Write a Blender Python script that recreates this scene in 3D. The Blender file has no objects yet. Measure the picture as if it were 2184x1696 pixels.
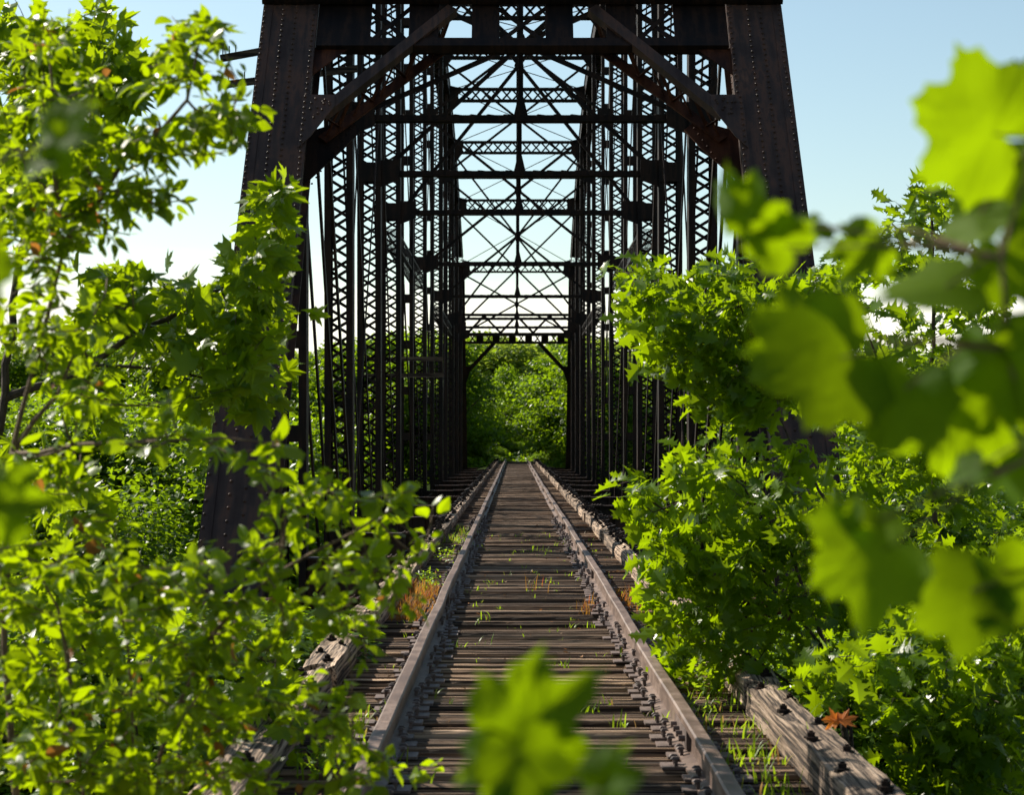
import bpy, math, random
import numpy as np
R_ = math.radians
rng = np.random.default_rng(7)
random.seed(7)
scene = bpy.context.scene
COL = scene.collection

# ------------------------------------------------------------------ frame of the place
F = 6560.0; VX = 1696.0; HY = 1448.0          # lens length and eye line, in photo pixels
CX, CZ = -0.115, 1.36                          # camera (rail tops are z = 0, track centre x = 0)
def at(px, py, d):
    return np.array([CX + (px-VX)/F*d, d, CZ - (py-HY)/F*d])
Y0 = 22.2; P = 7.85; NP = 13; TL = 3.45        # first floor beam, panel length, panels, truss plane
def ky(k): return Y0 + P*k

# ------------------------------------------------------------------ objects
def tag(o, label=None, cat=None, group=None, kind=None):
    if label: o['label'] = label
    if cat: o['category'] = cat
    if group: o['group'] = group
    if kind: o['kind'] = kind
    return o
def empty(name, loc=(0,0,0), rz=0, **k):
    o = bpy.data.objects.new(name, None); o.empty_display_size = .3
    o.location = loc; o.rotation_euler = (0,0,rz); COL.objects.link(o)
    return tag(o, **k)
def mesh_np(name, V, Fs, mats, mi=None, smooth=False, attr=None):
    """V (n,3); Fs list of (m,k) index arrays with k = 3 or 4"""
    me = bpy.data.meshes.new(name)
    V = np.asarray(V, np.float32)
    me.vertices.add(len(V)); me.vertices.foreach_set('co', V.ravel())
    loops = np.concatenate([f.ravel() for f in Fs]).astype(np.int32)
    tot = np.concatenate([np.full(len(f), f.shape[1]) for f in Fs]).astype(np.int32)
    start = np.concatenate([[0], np.cumsum(tot)[:-1]]).astype(np.int32)
    me.loops.add(len(loops)); me.loops.foreach_set('vertex_index', loops)
    me.polygons.add(len(tot)); me.polygons.foreach_set('loop_start', start)
    me.polygons.foreach_set('loop_total', tot)
    for m in (mats if isinstance(mats, (list, tuple)) else [mats]): me.materials.append(m)
    if mi is not None: me.polygons.foreach_set('material_index', np.asarray(mi, np.int32))
    me.polygons.foreach_set('use_smooth', np.full(len(tot), bool(smooth)))
    if attr is not None:
        a = me.attributes.new('tint', 'FLOAT', 'POINT'); a.data.foreach_set('value', np.asarray(attr, np.float32))
    me.update(calc_edges=True); me.validate()
    return me
def link(name, me, parent=None, loc=None):
    o = bpy.data.objects.new(name, me)
    if loc is not None: o.location = loc
    if parent: o.parent = parent
    COL.objects.link(o); return o

def nrm(v):
    v = np.asarray(v, float); n = np.linalg.norm(v); return v/n if n > 1e-9 else v
class MB:
    def __init__(s): s.v = []; s.f4 = []; s.f3 = []; s.n = 0
    def add(s, V, F4=None, F3=None):
        V = np.asarray(V, float)
        if F4 is not None and len(F4): s.f4.append(np.asarray(F4, int)+s.n)
        if F3 is not None and len(F3): s.f3.append(np.asarray(F3, int)+s.n)
        s.v.append(V); s.n += len(V)
    BOXF = np.array([[0,3,2,1],[4,5,6,7],[0,1,5,4],[1,2,6,5],[2,3,7,6],[3,0,4,7]])
    def box(s, x0,x1,y0,y1,z0,z1):
        s.add([[x0,y0,z0],[x1,y0,z0],[x1,y1,z0],[x0,y1,z0],[x0,y0,z1],[x1,y0,z1],[x1,y1,z1],[x0,y1,z1]], s.BOXF)
    def beam(s, a, b, w, h, up=(0,0,1), off=(0,0)):
        """box from a to b: w across (side), h along up"""
        a = np.asarray(a,float); b = np.asarray(b,float); d = nrm(b-a)
        side = nrm(np.cross(d, up)); u = np.cross(side, d)
        o = side*off[0]+u*off[1]
        c = []
        for p in (a,b):
            for sx, sz in ((-1,-1),(1,-1),(1,1),(-1,1)):
                c.append(p+o+side*sx*w/2+u*sz*h/2)
        s.add(c, s.BOXF)
    def tube(s, pts, rad, n=6):
        pts = [np.asarray(p,float) for p in pts]; m = len(pts)
        rad = rad if hasattr(rad,'__len__') else [rad]*m
        V = []; prev = None
        for i,p in enumerate(pts):
            d = nrm(pts[min(i+1,m-1)]-pts[max(i-1,0)])
            ref = np.array([0,0,1.]) if abs(d[2]) < .9 else np.array([1.,0,0])
            a = nrm(np.cross(d, ref)) if prev is None else nrm(prev-d*np.dot(prev,d))
            prev = a; b = np.cross(d, a)
            for j in range(n):
                t = 2*math.pi*j/n; V.append(p+rad[i]*(a*math.cos(t)+b*math.sin(t)))
        Fq = [[i*n+j, i*n+(j+1)%n, (i+1)*n+(j+1)%n, (i+1)*n+j] for i in range(m-1) for j in range(n)]
        F3 = [[0,(j+1)%n,j] for j in range(1,n-1)] + [[(m-1)*n,(m-1)*n+j,(m-1)*n+(j+1)] for j in range(1,n-1)]
        s.add(V, Fq, F3)
    def dome(s, c, nrml, r, h=None, n=7):
        h = h or r*.7; nrml = nrm(nrml)
        ref = np.array([1.,0,0]) if abs(nrml[0]) < .9 else np.array([0,1.,0])
        a = nrm(np.cross(nrml, ref)); b = np.cross(nrml, a); V = []
        for (rr, hh) in ((1,0),(.8,.6),(.35,.95)):
            for j in range(n):
                t = 2*math.pi*j/n; V.append(np.asarray(c)+r*rr*(a*math.cos(t)+b*math.sin(t))+nrml*h*hh)
        V.append(np.asarray(c)+nrml*h)
        Fq = [[i*n+j, i*n+(j+1)%n, (i+1)*n+(j+1)%n, (i+1)*n+j] for i in range(2) for j in range(n)]
        s.add(V, Fq, [[2*n+j, 2*n+(j+1)%n, 3*n] for j in range(n)])
    def prism(s, poly, ext):
        """poly: list of 3d points in a plane, ext: thickness vector"""
        n = len(poly); A = np.asarray(poly,float); B = A+np.asarray(ext,float)
        V = np.vstack([A,B]); F3 = [[0,i+1,i] for i in range(1,n-1)]+[[n,n+i,n+i+1] for i in range(1,n-1)]
        s.add(V, [[i,(i+1)%n,n+(i+1)%n,n+i] for i in range(n)], F3)
    def build(s, name, mat, parent=None, smooth=False, loc=None):
        Fs = []
        if s.f4: Fs.append(np.concatenate(s.f4))
        if s.f3: Fs.append(np.concatenate(s.f3))
        return link(name, mesh_np(name, np.concatenate(s.v), Fs, mat, smooth=smooth), parent, loc)

# ------------------------------------------------------------------ materials
def mat(name):
    m = bpy.data.materials.new(name); m.use_nodes = True
    nt = m.node_tree; nt.nodes.clear()
    return m, nt, nt.nodes.new('ShaderNodeOutputMaterial')
def nd(nt, typ, ins=None, **props):
    n = nt.nodes.new(typ)
    for k,v in props.items(): setattr(n, k, v)
    for k,v in (ins or {}).items():
        if isinstance(v, tuple) and len(v)==2 and hasattr(v[0],'outputs'): nt.links.new(v[0].outputs[v[1]], n.inputs[k])
        elif hasattr(v,'outputs'): nt.links.new(v.outputs[0], n.inputs[k])
        else: n.inputs[k].default_value = v
    return n
def ramp(nt, fac, stops, interp='LINEAR'):
    n = nt.nodes.new('ShaderNodeValToRGB'); n.color_ramp.interpolation = interp
    el = n.color_ramp.elements
    while len(el) > 1: el.remove(el[0])
    el[0].position = stops[0][0]; el[0].color = (*stops[0][1],1)
    for p,c in stops[1:]:
        e = el.new(p); e.color = (*c,1)
    nt.links.new(fac.outputs[0] if hasattr(fac,'outputs') else fac, n.inputs[0]); return n
def mapped(nt, scale, coord='Object'):
    tc = nd(nt,'ShaderNodeTexCoord'); mp = nd(nt,'ShaderNodeMapping', {'Vector':(tc,coord),'Scale':scale}); return mp

def wood_mat(name, cols, axis='X', rough=.85, warm=0):
    m, nt, out = mat(name)
    sc = {'X':(.28,26,14),'Y':(26,.5,20)}[axis]; sc2 = {'X':(.6,85,30),'Y':(80,1.2,60)}[axis]
    info = nd(nt,'ShaderNodeObjectInfo')
    tc = nd(nt,'ShaderNodeTexCoord')
    rs = nd(nt,'ShaderNodeMath', {0:(info,'Random'),1:37.0}, operation='MULTIPLY')
    cv = nd(nt,'ShaderNodeCombineXYZ', {'X':rs,'Y':rs,'Z':rs})
    ad = nd(nt,'ShaderNodeVectorMath', {0:(tc,'Object'),1:cv}, operation='ADD')
    m1 = nd(nt,'ShaderNodeMapping', {'Vector':ad,'Scale':sc}); m2 = nd(nt,'ShaderNodeMapping', {'Vector':ad,'Scale':sc2})
    n1 = nd(nt,'ShaderNodeTexNoise', {'Vector':m1,'Scale':1.0,'Detail':5.0,'Roughness':.6})
    n2 = nd(nt,'ShaderNodeTexNoise', {'Vector':m2,'Scale':1.0,'Detail':4.0,'Roughness':.6})
    n3 = nd(nt,'ShaderNodeTexNoise', {'Vector':ad,'Scale':2.3,'Detail':4.0})
    base = ramp(nt, (n1.outputs[0]), [(.30,cols[0]),(.43,cols[1]),(.56,cols[2]),(.72,cols[3])])
    fine = ramp(nt, n2, [(.42,(.10,.08,.07)),(.50,(.9,.9,.9)),(.62,(1.25,1.25,1.25))])
    mx = nd(nt,'ShaderNodeMix', {0:1.0,6:base,7:fine}, data_type='RGBA', blend_type='MULTIPLY')
    st = ramp(nt, n3, [(.35,(.80,.76,.72)),(.6,(1.08,1.06,1.04))])
    mx2 = nd(nt,'ShaderNodeMix', {0:1.0,6:(mx,2),7:st}, data_type='RGBA', blend_type='MULTIPLY')
    vr = nd(nt,'ShaderNodeMapRange', {0:(info,'Random'),3:.5,4:1.3})
    hs = nd(nt,'ShaderNodeHueSaturation', {'Value':(vr,0),'Color':(mx2,2)})
    sm = nd(nt,'ShaderNodeMath', {0:(n1,0),1:(n2,0)}, operation='ADD')
    bp = nd(nt,'ShaderNodeBump', {'Height':sm,'Strength':1.0,'Distance':.016})
    b = nd(nt,'ShaderNodeBsdfPrincipled', {'Base Color':hs,'Roughness':rough,'Normal':bp,'Specular IOR Level':.25})
    nt.links.new(b.outputs[0], out.inputs[0]); return m
M_TIE = wood_mat('weathered_tie_wood', [(.018,.011,.007),(.11,.068,.041),(.27,.18,.115),(.52,.38,.255)], 'X')
M_TIMBER = wood_mat('grey_timber_wood', [(.06,.042,.028),(.23,.165,.115),(.40,.30,.215),(.54,.42,.32)], 'Y')
M_ARM = wood_mat('crossarm_wood', [(.02,.015,.01),(.07,.05,.035),(.12,.09,.065),(.2,.16,.12)], 'X')

def steel_mat(name, c0, c1, c2, rough=.55, scale=1.2, spec=.4):
    m, nt, out = mat(name)
    tc = nd(nt,'ShaderNodeTexCoord')
    n1 = nd(nt,'ShaderNodeTexNoise', {'Vector':(tc,'Object'),'Scale':scale,'Detail':8.0,'Roughness':.65})
    mp = nd(nt,'ShaderNodeMapping', {'Vector':(tc,'Object'),'Scale':(6,1.2,.6)})
    n2 = nd(nt,'ShaderNodeTexNoise', {'Vector':mp,'Scale':1.5,'Detail':6.0})
    n3 = nd(nt,'ShaderNodeTexNoise', {'Vector':(tc,'Object'),'Scale':55.0,'Detail':3.0})
    sm = nd(nt,'ShaderNodeMath', {0:(n1,0),1:(n2,0)}, operation='ADD')
    hf = nd(nt,'ShaderNodeMath', {0:sm,1:.5}, operation='MULTIPLY')
    base = ramp(nt, hf, [(.38,c0),(.48,c1),(.56,c2),(.60,c1),(.70,tuple(min(1,q*1.5) for q in c2))])
    rr = nd(nt,'ShaderNodeMapRange', {0:(n1,0),3:rough-.12,4:rough+.2})
    bp = nd(nt,'ShaderNodeBump', {'Height':(n3,0),'Strength':.25,'Distance':.004})
    b = nd(nt,'ShaderNodeBsdfPrincipled', {'Base Color':base,'Roughness':(rr,0),'Normal':bp,'Specular IOR Level':spec,'Metallic':0.0})
    nt.links.new(b.outputs[0], out.inputs[0]); return m
M_STEEL = steel_mat('rusted_black_steel', (.0045,.0032,.0030),(.009,.0055,.0045),(.022,.011,.007), spec=.12)
M_POST = steel_mat('purple_brown_plate_steel', (.022,.011,.008),(.037,.022,.017),(.070,.033,.021), spec=.20)
M_RED = steel_mat('red_rust_steel', (.016,.0055,.003),(.036,.012,.006),(.07,.024,.011), spec=.12)
M_RAIL = steel_mat('brown_rail_steel', (.065,.038,.027),(.105,.066,.048),(.175,.120,.092), rough=.5, scale=6, spec=.38)
M_PLATE = steel_mat('dark_plate_steel', (.05,.035,.03),(.09,.062,.052),(.14,.1,.085), rough=.6, scale=8)

def leaf_mat(name, c_dark, c_light, t_col, trans=.5, gloss=.30, spots=None):
    m, nt, out = mat(name)
    at_ = nd(nt,'ShaderNodeAttribute', attribute_name='tint')
    stops = [(0,c_dark),(.85,c_light)]
    if spots: stops += [(.93,spots),(1.0,spots)]
    base = ramp(nt, at_.outputs['Fac'], stops)
    tst = [(0,tuple(x*.75 for x in t_col)),(.85,t_col)]
    if spots: tst += [(.93,tuple(x*1.6 for x in spots)),(1.0,tuple(x*1.6 for x in spots))]
    tr = ramp(nt, at_.outputs['Fac'], tst)
    tc = nd(nt,'ShaderNodeTexCoord')
    nz = nd(nt,'ShaderNodeTexNoise', {'Vector':(tc,'Object'),'Scale':40.0,'Detail':3.0})
    bp = nd(nt,'ShaderNodeBump', {'Height':(nz,0),'Strength':.3,'Distance':.004})
    d = nd(nt,'ShaderNodeBsdfPrincipled', {'Base Color':base,'Roughness':gloss,'Specular IOR Level':.10 if gloss>.6 else .22,'Normal':bp})
    t = nd(nt,'ShaderNodeBsdfTranslucent', {'Color':tr})
    mx = nd(nt,'ShaderNodeMixShader', {0:trans,1:d,2:t})
    nt.links.new(mx.outputs[0], out.inputs[0]); return m
L_SHRUB = leaf_mat('shrub_leaf', (.030,.074,.002),(.085,.145,.003),(.42,.58,.002), .52, .36, (.22,.09,.015))
L_SYC = leaf_mat('sycamore_leaf', (.035,.085,.004),(.08,.145,.005),(.42,.58,.004), .5, .36)
L_OAK = leaf_mat('oak_leaf', (.034,.078,.003),(.078,.135,.003),(.35,.52,.003), .48, .30)
L_NEAR = leaf_mat('near_maple_leaf', (.035,.085,.002),(.08,.14,.003),(.33,.50,.002), .55, .65)
L_TREE = leaf_mat('tree_leaf', (.022,.062,.004),(.070,.130,.006),(.34,.53,.006), .44, .40)
L_HILL = leaf_mat('hill_leaf', (.05,.10,.014),(.10,.155,.024),(.36,.48,.035), .50, .55)
L_GRASS = leaf_mat('grass_blade', (.05,.12,.008),(.12,.20,.012),(.40,.58,.015), .5, .4, (.20,.12,.04))
L_BROWN = leaf_mat('dry_weed', (.10,.045,.012),(.20,.10,.025),(.50,.24,.03), .45, .6, (.30,.05,.02))
L_LITTER = leaf_mat('dry_litter', (.06,.035,.018),(.20,.12,.06),(.2,.11,.05), .2, .7, (.30,.11,.03))
def simple(name, c, rough=.8, noise=0, spec=.2):
    m, nt, out = mat(name)
    tc = nd(nt,'ShaderNodeTexCoord')
    n1 = nd(nt,'ShaderNodeTexNoise', {'Vector':(tc,'Object'),'Scale':noise or 3.0,'Detail':6.0})
    base = ramp(nt, n1, [(.3,tuple(x*.55 for x in c)),(.7,tuple(min(1,x*1.35) for x in c))])
    bp = nd(nt,'ShaderNodeBump', {'Height':(n1,0),'Strength':.5,'Distance':.02})
    b = nd(nt,'ShaderNodeBsdfPrincipled', {'Base Color':base,'Roughness':rough,'Specular IOR Level':spec,'Normal':bp})
    nt.links.new(b.outputs[0], out.inputs[0]); return m
M_BARK = simple('bark', (.06,.045,.032), .9, 30)
M_TWIG = simple('twig_bark', (.13,.085,.045), .8, 40)
M_GROUND = simple('leaf_litter_ground', (.022,.034,.010), .95, 2, 0.0)
M_STONE = simple('abutment_stone', (.24,.21,.18), .9, 4)
M_WATER = simple('river_water', (.03,.045,.03), .12, .5, .5)

# ------------------------------------------------------------------ the bridge
BR = empty('truss_bridge', (0, Y0, -.42))
tag(BR, 'rusty dark iron railway truss bridge with riveted slanting end posts and latticed columns', 'bridge')
OFF = np.array([0, Y0, -.42])
def part(mb, name, m=M_STEEL, parent=None, smooth=False):
    o = mb.build(name, m, parent or BR, smooth)
    if parent is None or parent is BR: o.location = -OFF
    return o
PINZ = -1.5
TOPZ = {1:9.6, 2:11.0, 3:14.0, 4:16.1, 5:17.3, 6:18.1, 7:18.3, 8:18.26, 9:17.76, 10:16.46, 11:14.46, 12:11.76}
HIPY = 31.1
TOPY = {k: ky(k) for k in TOPZ}; TOPY[1] = HIPY
MID = 7.46
# --- end posts. near: front plate runs along a line rising away
s_dir = nrm([0, HIPY-22.26, 9.6-PINZ]); s_n = np.array([0, -s_dir[2], s_dir[1]])    # outward normal (to camera and up)
base_near = np.array([0, 22.26, PINZ])
def on_post(t, x=0, n=0):          # t metres up the slope
    return base_near + s_dir*t + np.array([x,0,0]) + s_n*n
LEN = np.linalg.norm([HIPY-22.26, 9.6-PINZ])
def t_at_z(z): return (z-PINZ)/s_dir[2]
W2 = .41
for sx in (-1,1):
    mb = MB(); X = sx*TL
    a, b = on_post(-.5, X, -.012), on_post(LEN, X, -.012)
    mb.beam(a, b, 2*W2, .024, s_n)                                    # cover plate
    for e in (-1,1):
        mb.beam(on_post(-.5, X+e*(W2-.10), -.40), on_post(LEN, X+e*(W2-.10), -.40), .03, .75, s_n)   # webs
        mb.beam(on_post(-.5, X+e*(W2-.09), -.79), on_post(LEN, X+e*(W2-.09), -.79), .18, .02, s_n)   # rear angles
        mb.beam(on_post(-.5, X+e*(W2-.075), .006), on_post(LEN, X+e*(W2-.075), .006), .14, .010, s_n) # edge strips
    t = 0
    nn = int((LEN+.5)/.36)
    for i in range(nn):                                               # rear lacing
        t0 = -.4+i*.36
        mb.beam(on_post(t0, X-.3,-.805), on_post(t0+.36, X+.3,-.805), .06,.012, s_n)
        mb.beam(on_post(t0, X+.3,-.819), on_post(t0+.36, X-.3,-.819), .06,.012, s_n)
    t = -.3; j = 0
    zs = t_at_z(3.6)
    while t < LEN:
        pit = .118 if t > zs else .20
        for k,(xx,ph) in enumerate(((-.375,0),(-.10,.5),(.085,.0),(.355,.5))):
            mb.dome(on_post(t+ph*pit, X+xx*1.0, .011 if abs(xx)>.3 else .0), s_n, .022, .026)
        t += pit; j += 1
    # rivets on the web facing the track
    t = -.3
    while t < LEN:
        mb.dome(on_post(t, X-sx*(W2-.085), -.09), (-sx,0,0), .018, .015)
        mb.dome(on_post(t, X-sx*(W2-.085), -.70), (-sx,0,0), .018, .015)
        t += .13
    part(mb, 'end_post', M_POST)
# far end posts
hipf = np.array([0, ky(12), TOPZ[12]]); basef = np.array([0, ky(13), PINZ])
for sx in (-1,1):
    mb = MB()
    mb.beam(basef+[sx*TL,0,0], hipf+[sx*TL,0,0], .82, .05, (0,-1,0), off=(0,.4))
    for e in (-1,1): mb.beam(basef+[sx*TL+e*.33,0,0], hipf+[sx*TL+e*.33,0,0], .04, .75, (0,-1,0))
    part(mb, 'end_post')
# --- near portal, in the plane of the end posts
def pt(x, z, n=0): return on_post(t_at_z(z), x, n)
t_lo, t_top = 7.14, 7.84
mb = MB()                                                             # top plate across both posts
mb.beam(on_post(t_at_z(t_top)+.40, -TL-W2-.02, .05), on_post(t_at_z(t_top)+.40, TL+W2+.02, .05), .06, .80, s_dir)
mb.beam(on_post(t_at_z(t_top)+.04, -TL-W2-.02, .12), on_post(t_at_z(t_top)+.04, TL+W2+.02, .12), .12, .05, s_dir)
for i in range(56):
    mb.dome(on_post(t_at_z(t_top)+.10, -TL-.35+i*.138, .085), s_n, .018, .016)
part(mb, 'portal_strut')
mb = MB()
xi = TL-W2
for n_, z_ in ((-.02,t_lo),(-.45,t_lo+.36)):
    mb.beam(pt(-xi+.02, z_+.07, n_), pt(xi-.02, z_+.07, n_), .02, .17, s_dir)
    mb.beam(pt(-xi+.02, z_, n_-.05), pt(xi-.02, z_, n_-.05), .14, .02, s_dir)
for (x0,x1) in ((.34,.75),(1.24,1.68),(2.24,3.03)):
    for e in (-1,1):
        xc = e*(x0+x1)/2
        mb.beam(pt(xc, t_lo, -.045), pt(xc, t_top+.1, -.045), x1-x0, .016, s_n)
for (x0,x1) in ((-.36,.36),(1.66,2.26),(-2.26,-1.66)):
    mb.beam(pt(x0, t_lo+.1,-.066), pt(x1, t_top+.02,-.066), .07,.014, s_n)
    mb.beam(pt(x1, t_lo+.1,-.083), pt(x0, t_top+.02,-.083), .07,.014, s_n)
part(mb, 'portal_frame')
for e in (-1,1):                                                      # haunch plates where the portal meets the posts
    mb = MB()
    mb.prism([pt(e*3.06, t_lo+.02,-.1), pt(e*2.55,t_lo+.02,-.1), pt(e*3.06,t_lo-.45,-.1)], s_n*.02)
    part(mb, 'portal_haunch', M_RED)
def zigzag(mb, a0,a1,b0,b1,n,w,th,up,cross=True):
    """lacing between lines a0-a1 and b0-b1"""
    a0,a1,b0,b1 = map(lambda v: np.asarray(v,float),(a0,a1,b0,b1)); up = nrm(up)
    for i in range(n):
        t0,t1 = i/n,(i+1)/n
        if cross or i%2==0: mb.beam(a0+(a1-a0)*t0, b0+(b1-b0)*t1, w, th, up, off=(0,th*.6))
        if cross or i%2==1: mb.beam(b0+(b1-b0)*t0, a0+(a1-a0)*t1, w, th, up, off=(0,-th*.6))
for e in (-1,1):
    kb = MB()
    A, B = pt(e*1.04, 7.80, -.0), pt(e*2.86, 6.00, .0)
    A2, B2 = pt(e*1.04, 7.76,-.62), pt(e*2.9, 6.08,-.62)
    kb.beam(A, B, .175, .035, s_n)
    kb.beam(A, B, .02, .12, s_n, off=(.075*e,-.06))
    o = part(kb, 'knee_brace', M_POST)
    lb = MB()
    lb.beam(A2, B2, .17, .03, s_n)
    zigzag(lb, A-s_n*.05, B-s_n*.05, A2+s_n*.02, B2+s_n*.02, 8, .055,.012,(0,0,1), cross=False)
    for i in range(5):
        t0 = i/5; lb.beam(A+(B-A)*(t0+.02)-s_n*.05, A2+(B2-A2)*(t0+.17), .05,.012,(e*.5,0,1))
    part(lb, 'knee_lacing', M_RED)
    gm = MB()
    g = [pt(e*3.14,6.26,.026), pt(e*2.68,6.26,.026), pt(e*2.67,6.08,.026), pt(e*2.98,5.58,.026), pt(e*3.14,5.40,.026)]
    gm.prism(g, s_n*.016)
    for _ in range(14):
        u,v = rng.random(2); gm.dome(pt(e*(2.74+.34*u), 6.20-.32*v*(.4+u), .042), s_n, .021, .024)
    for i in range(9): gm.dome(pt(e*3.10, 6.22-.09*i, .042), s_n, .022,.024)
    part(gm, 'gusset_plate', M_POST)
    gm = MB()
    g = [pt(e*3.12,6.25,-.66), pt(e*2.55,6.45,-.66), pt(e*2.35,6.28,-.66), pt(e*2.58,5.98,-.66), pt(e*3.12,5.38,-.66)]
    gm.prism(g, -s_n*.02)
    for i in range(10): gm.dome(pt(e*(2.5+.055*i), 6.3-.1*i,-.655), s_n,.018,.015)
    part(gm, 'gusset_plate', M_RED if e>0 else M_STEEL)
# far portal
mb = MB()
fz = lambda z: ky(13)-(z-PINZ)/(TOPZ[12]-PINZ)*P - .05
def fp(x,z,dy=0): return np.array([x, fz(z)+dy, z])
for dy in (-.35,.35):
    for z in (7.15,7.65,8.75):
        mb.beam(fp(-3.05,z,dy), fp(3.05,z,dy), .12,.12)
    for i in range(6):
        x0 = -2.9+i*.97; x1 = x0+.97
        if i%2==0: mb.beam(fp(x0,7.72,dy), fp(x1,8.7,dy), .08,.08)
        else: mb.beam(fp(x0,8.7,dy), fp(x1,7.72,dy), .08,.08)
        mb.beam(fp(x0+.1,7.18,dy), fp(x0+.42,7.62,dy), .04,.04); mb.beam(fp(x0+.42,7.18,dy), fp(x0+.1,7.62,dy), .04,.04)
        mb.beam(fp(x0+.7,7.18,dy), fp(x0+.7,7.62,dy), .42,.02,(0,1,0))
part(mb,'portal_frame')
for e in (-1,1):
    mb = MB()
    for dy in (-.3,.3): mb.beam(fp(e*1.35,7.12,dy), fp(e*3.0,5.40,dy), .20,.09,(0,1,0))
    zigzag(mb, fp(e*1.35,7.12,-.3),fp(e*3.0,5.4,-.3),fp(e*1.35,7.12,.3),fp(e*3.0,5.4,.3),7,.05,.02,(0,0,1))
    mb.prism([fp(e*3.08,5.75,-.4),fp(e*2.72,5.75,-.4),fp(e*3.08,4.6,-.4)],(0,.03,0))
    part(mb,'knee_brace')

# --- latticed columns
LATT = [2,3,4,6,8,10,11,12]; HANG = [1,5,7,9]
def column(X, y, z0, z1, w=.54, dep=.44, h=.27, rough=False):
    mb = MB(); e = w/2
    for sx in (-1,1):
        mb.box(X+sx*e-.008*sx-.008, X+sx*e-.008*sx+.008, y-dep/2, y+dep/2, z0, z1)
        for yy in (-dep/2, dep/2):
            xa, xb = sorted((X+sx*(e-.0), X+sx*(e-.125)))
            mb.box(xa, xb, y+yy-.012, y+yy+.012, z0, z1)
    h = .245; n = max(1,int((z1-z0)/h))
    for yy, ph, f in ((-dep/2-.018,0,1),(dep/2+.018,0,-1)):
        for i in range(n):
            za = z0+(i+ph)*h; zb = za+h; q = f if i%2 else -f
            mb.beam((X-q*(e-.07),y+yy-.006*(i%2),za),(X+q*(e-.07),y+yy-.006*(i%2),zb),.008,.058,(0,0,1))
    return mb
for k in LATT:
    for sx in (-1,1):
        mb = column(sx*TL, ky(k), -1.3, TOPZ[k]-.2)
        # batten plates at the mid strut and the foot
        for (za,zb) in ((MID-.20,MID+.24),(-1.3,-.35)):
            mb.box(sx*TL-.275, sx*TL+.275, ky(k)-.262, ky(k)-.246, za, zb)
            mb.box(sx*TL-.275, sx*TL+.275, ky(k)+.246, ky(k)+.262, za, zb)
        if k <= 4:
            zz = -.2
            while zz < 15:
                for q in (-.21,.21): mb.dome((sx*TL+q, ky(k)-.235, zz),(0,-1,0),.014,.012,5)
                zz += .27
        part(mb, 'lattice_column')
for k in HANG:
    top = {1: 8.6}.get(k, TOPZ[k]-.2)
    for sx in (-1,1):
        mb = MB(); y = ky(k); X = sx*TL
        for q in (-.2,.2):
            mb.box(X+q-.008, X+q+.008, y-.17, y+.17, -1.3, top)
            for yy in (-.17,.17): mb.box(min(X+q,X+q*.45), max(X+q,X+q*.45), y+yy-.01, y+yy+.01, -1.3, top)
        z = -.1
        while z < top-1:
            mb.box(X-.2, X+.2, y-.20, y-.182, z, z+.25); mb.box(X-.2, X+.2, y+.182, y+.20, z, z+.25); z += 1.42
        part(mb, 'hanger')
# --- chords
for sx in (-1,1):
    mb = MB(); X = sx*TL
    ks = sorted(TOPZ)
    for a,b in zip(ks[:-1],ks[1:]):
        p, q = np.array([X,TOPY[a],TOPZ[a]]), np.array([X,TOPY[b],TOPZ[b]])
        mb.beam(p,q,.66,.03,(0,0,1),off=(0,.28))
        for e in (-.27,.27): mb.beam(p,q,.03,.56,(0,0,1),off=(e,0))
        n = 18
        for i in range(n):
            u,v = p+(q-p)*i/n, p+(q-p)*(i+1)/n
            dz = np.array([0,0,-.295])
            mb.beam(u+dz+[-.25,0,0], v+dz+[.25,0,0], .06,.012); mb.beam(u+dz+[.25,0,-.014], v+dz+[-.25,0,-.014], .06,.012)
    part(mb,'top_chord')
    mb = MB()
    for q in (-.22,-.12,.12,.22):
        mb.box(X+q-.015, X+q+.015, ky(0), ky(13), PINZ-.12, PINZ+.12)
    for k in range(14): mb.tube([(X-.4,ky(k),PINZ),(X+.4,ky(k),PINZ)],.08,8)
    part(mb,'bottom_chord')
# --- diagonals: paired eyebars toward the middle
def bars(a, b, w=.03, h=.13, xs=(-.16,.16), name='diagonal_bar', X=None):
    for sx in (-1,1):
        mb = MB()
        for q in xs:
            mb.beam(np.array([sx*(TL+q),a[0],a[1]]), np.array([sx*(TL+q),b[0],b[1]]), w, h)
        part(mb, name)
bars((HIPY-.5,8.8),(ky(2),PINZ),xs=(-.30,-.10,.14,.34), w=.04, h=.15)
for a,b in ((2,3),(3,4),(4,6),(6,8),(12,11),(11,10),(10,8),(8,6)):
    bars((ky(a),TOPZ[a]-.2),(ky(b),PINZ),xs=(-.13,.13))
for a,b in ((3,2),(4,3),(10,11)):
    bars((ky(a),TOPZ[a]-.6),(ky(b),PINZ),w=.03,h=.04,xs=(.03,),name='counter_rod')
bars((ky(4),MID),(ky(5),-.8),w=.03,h=.04,xs=(-.24,),name='counter_rod')
bars((ky(6),MID),(ky(7),-.8),w=.03,h=.04,xs=(-.24,),name='counter_rod')
bars((ky(3),MID+2),(ky(2),0),w=.03,h=.04,xs=(-.26,),name='counter_rod')
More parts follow.
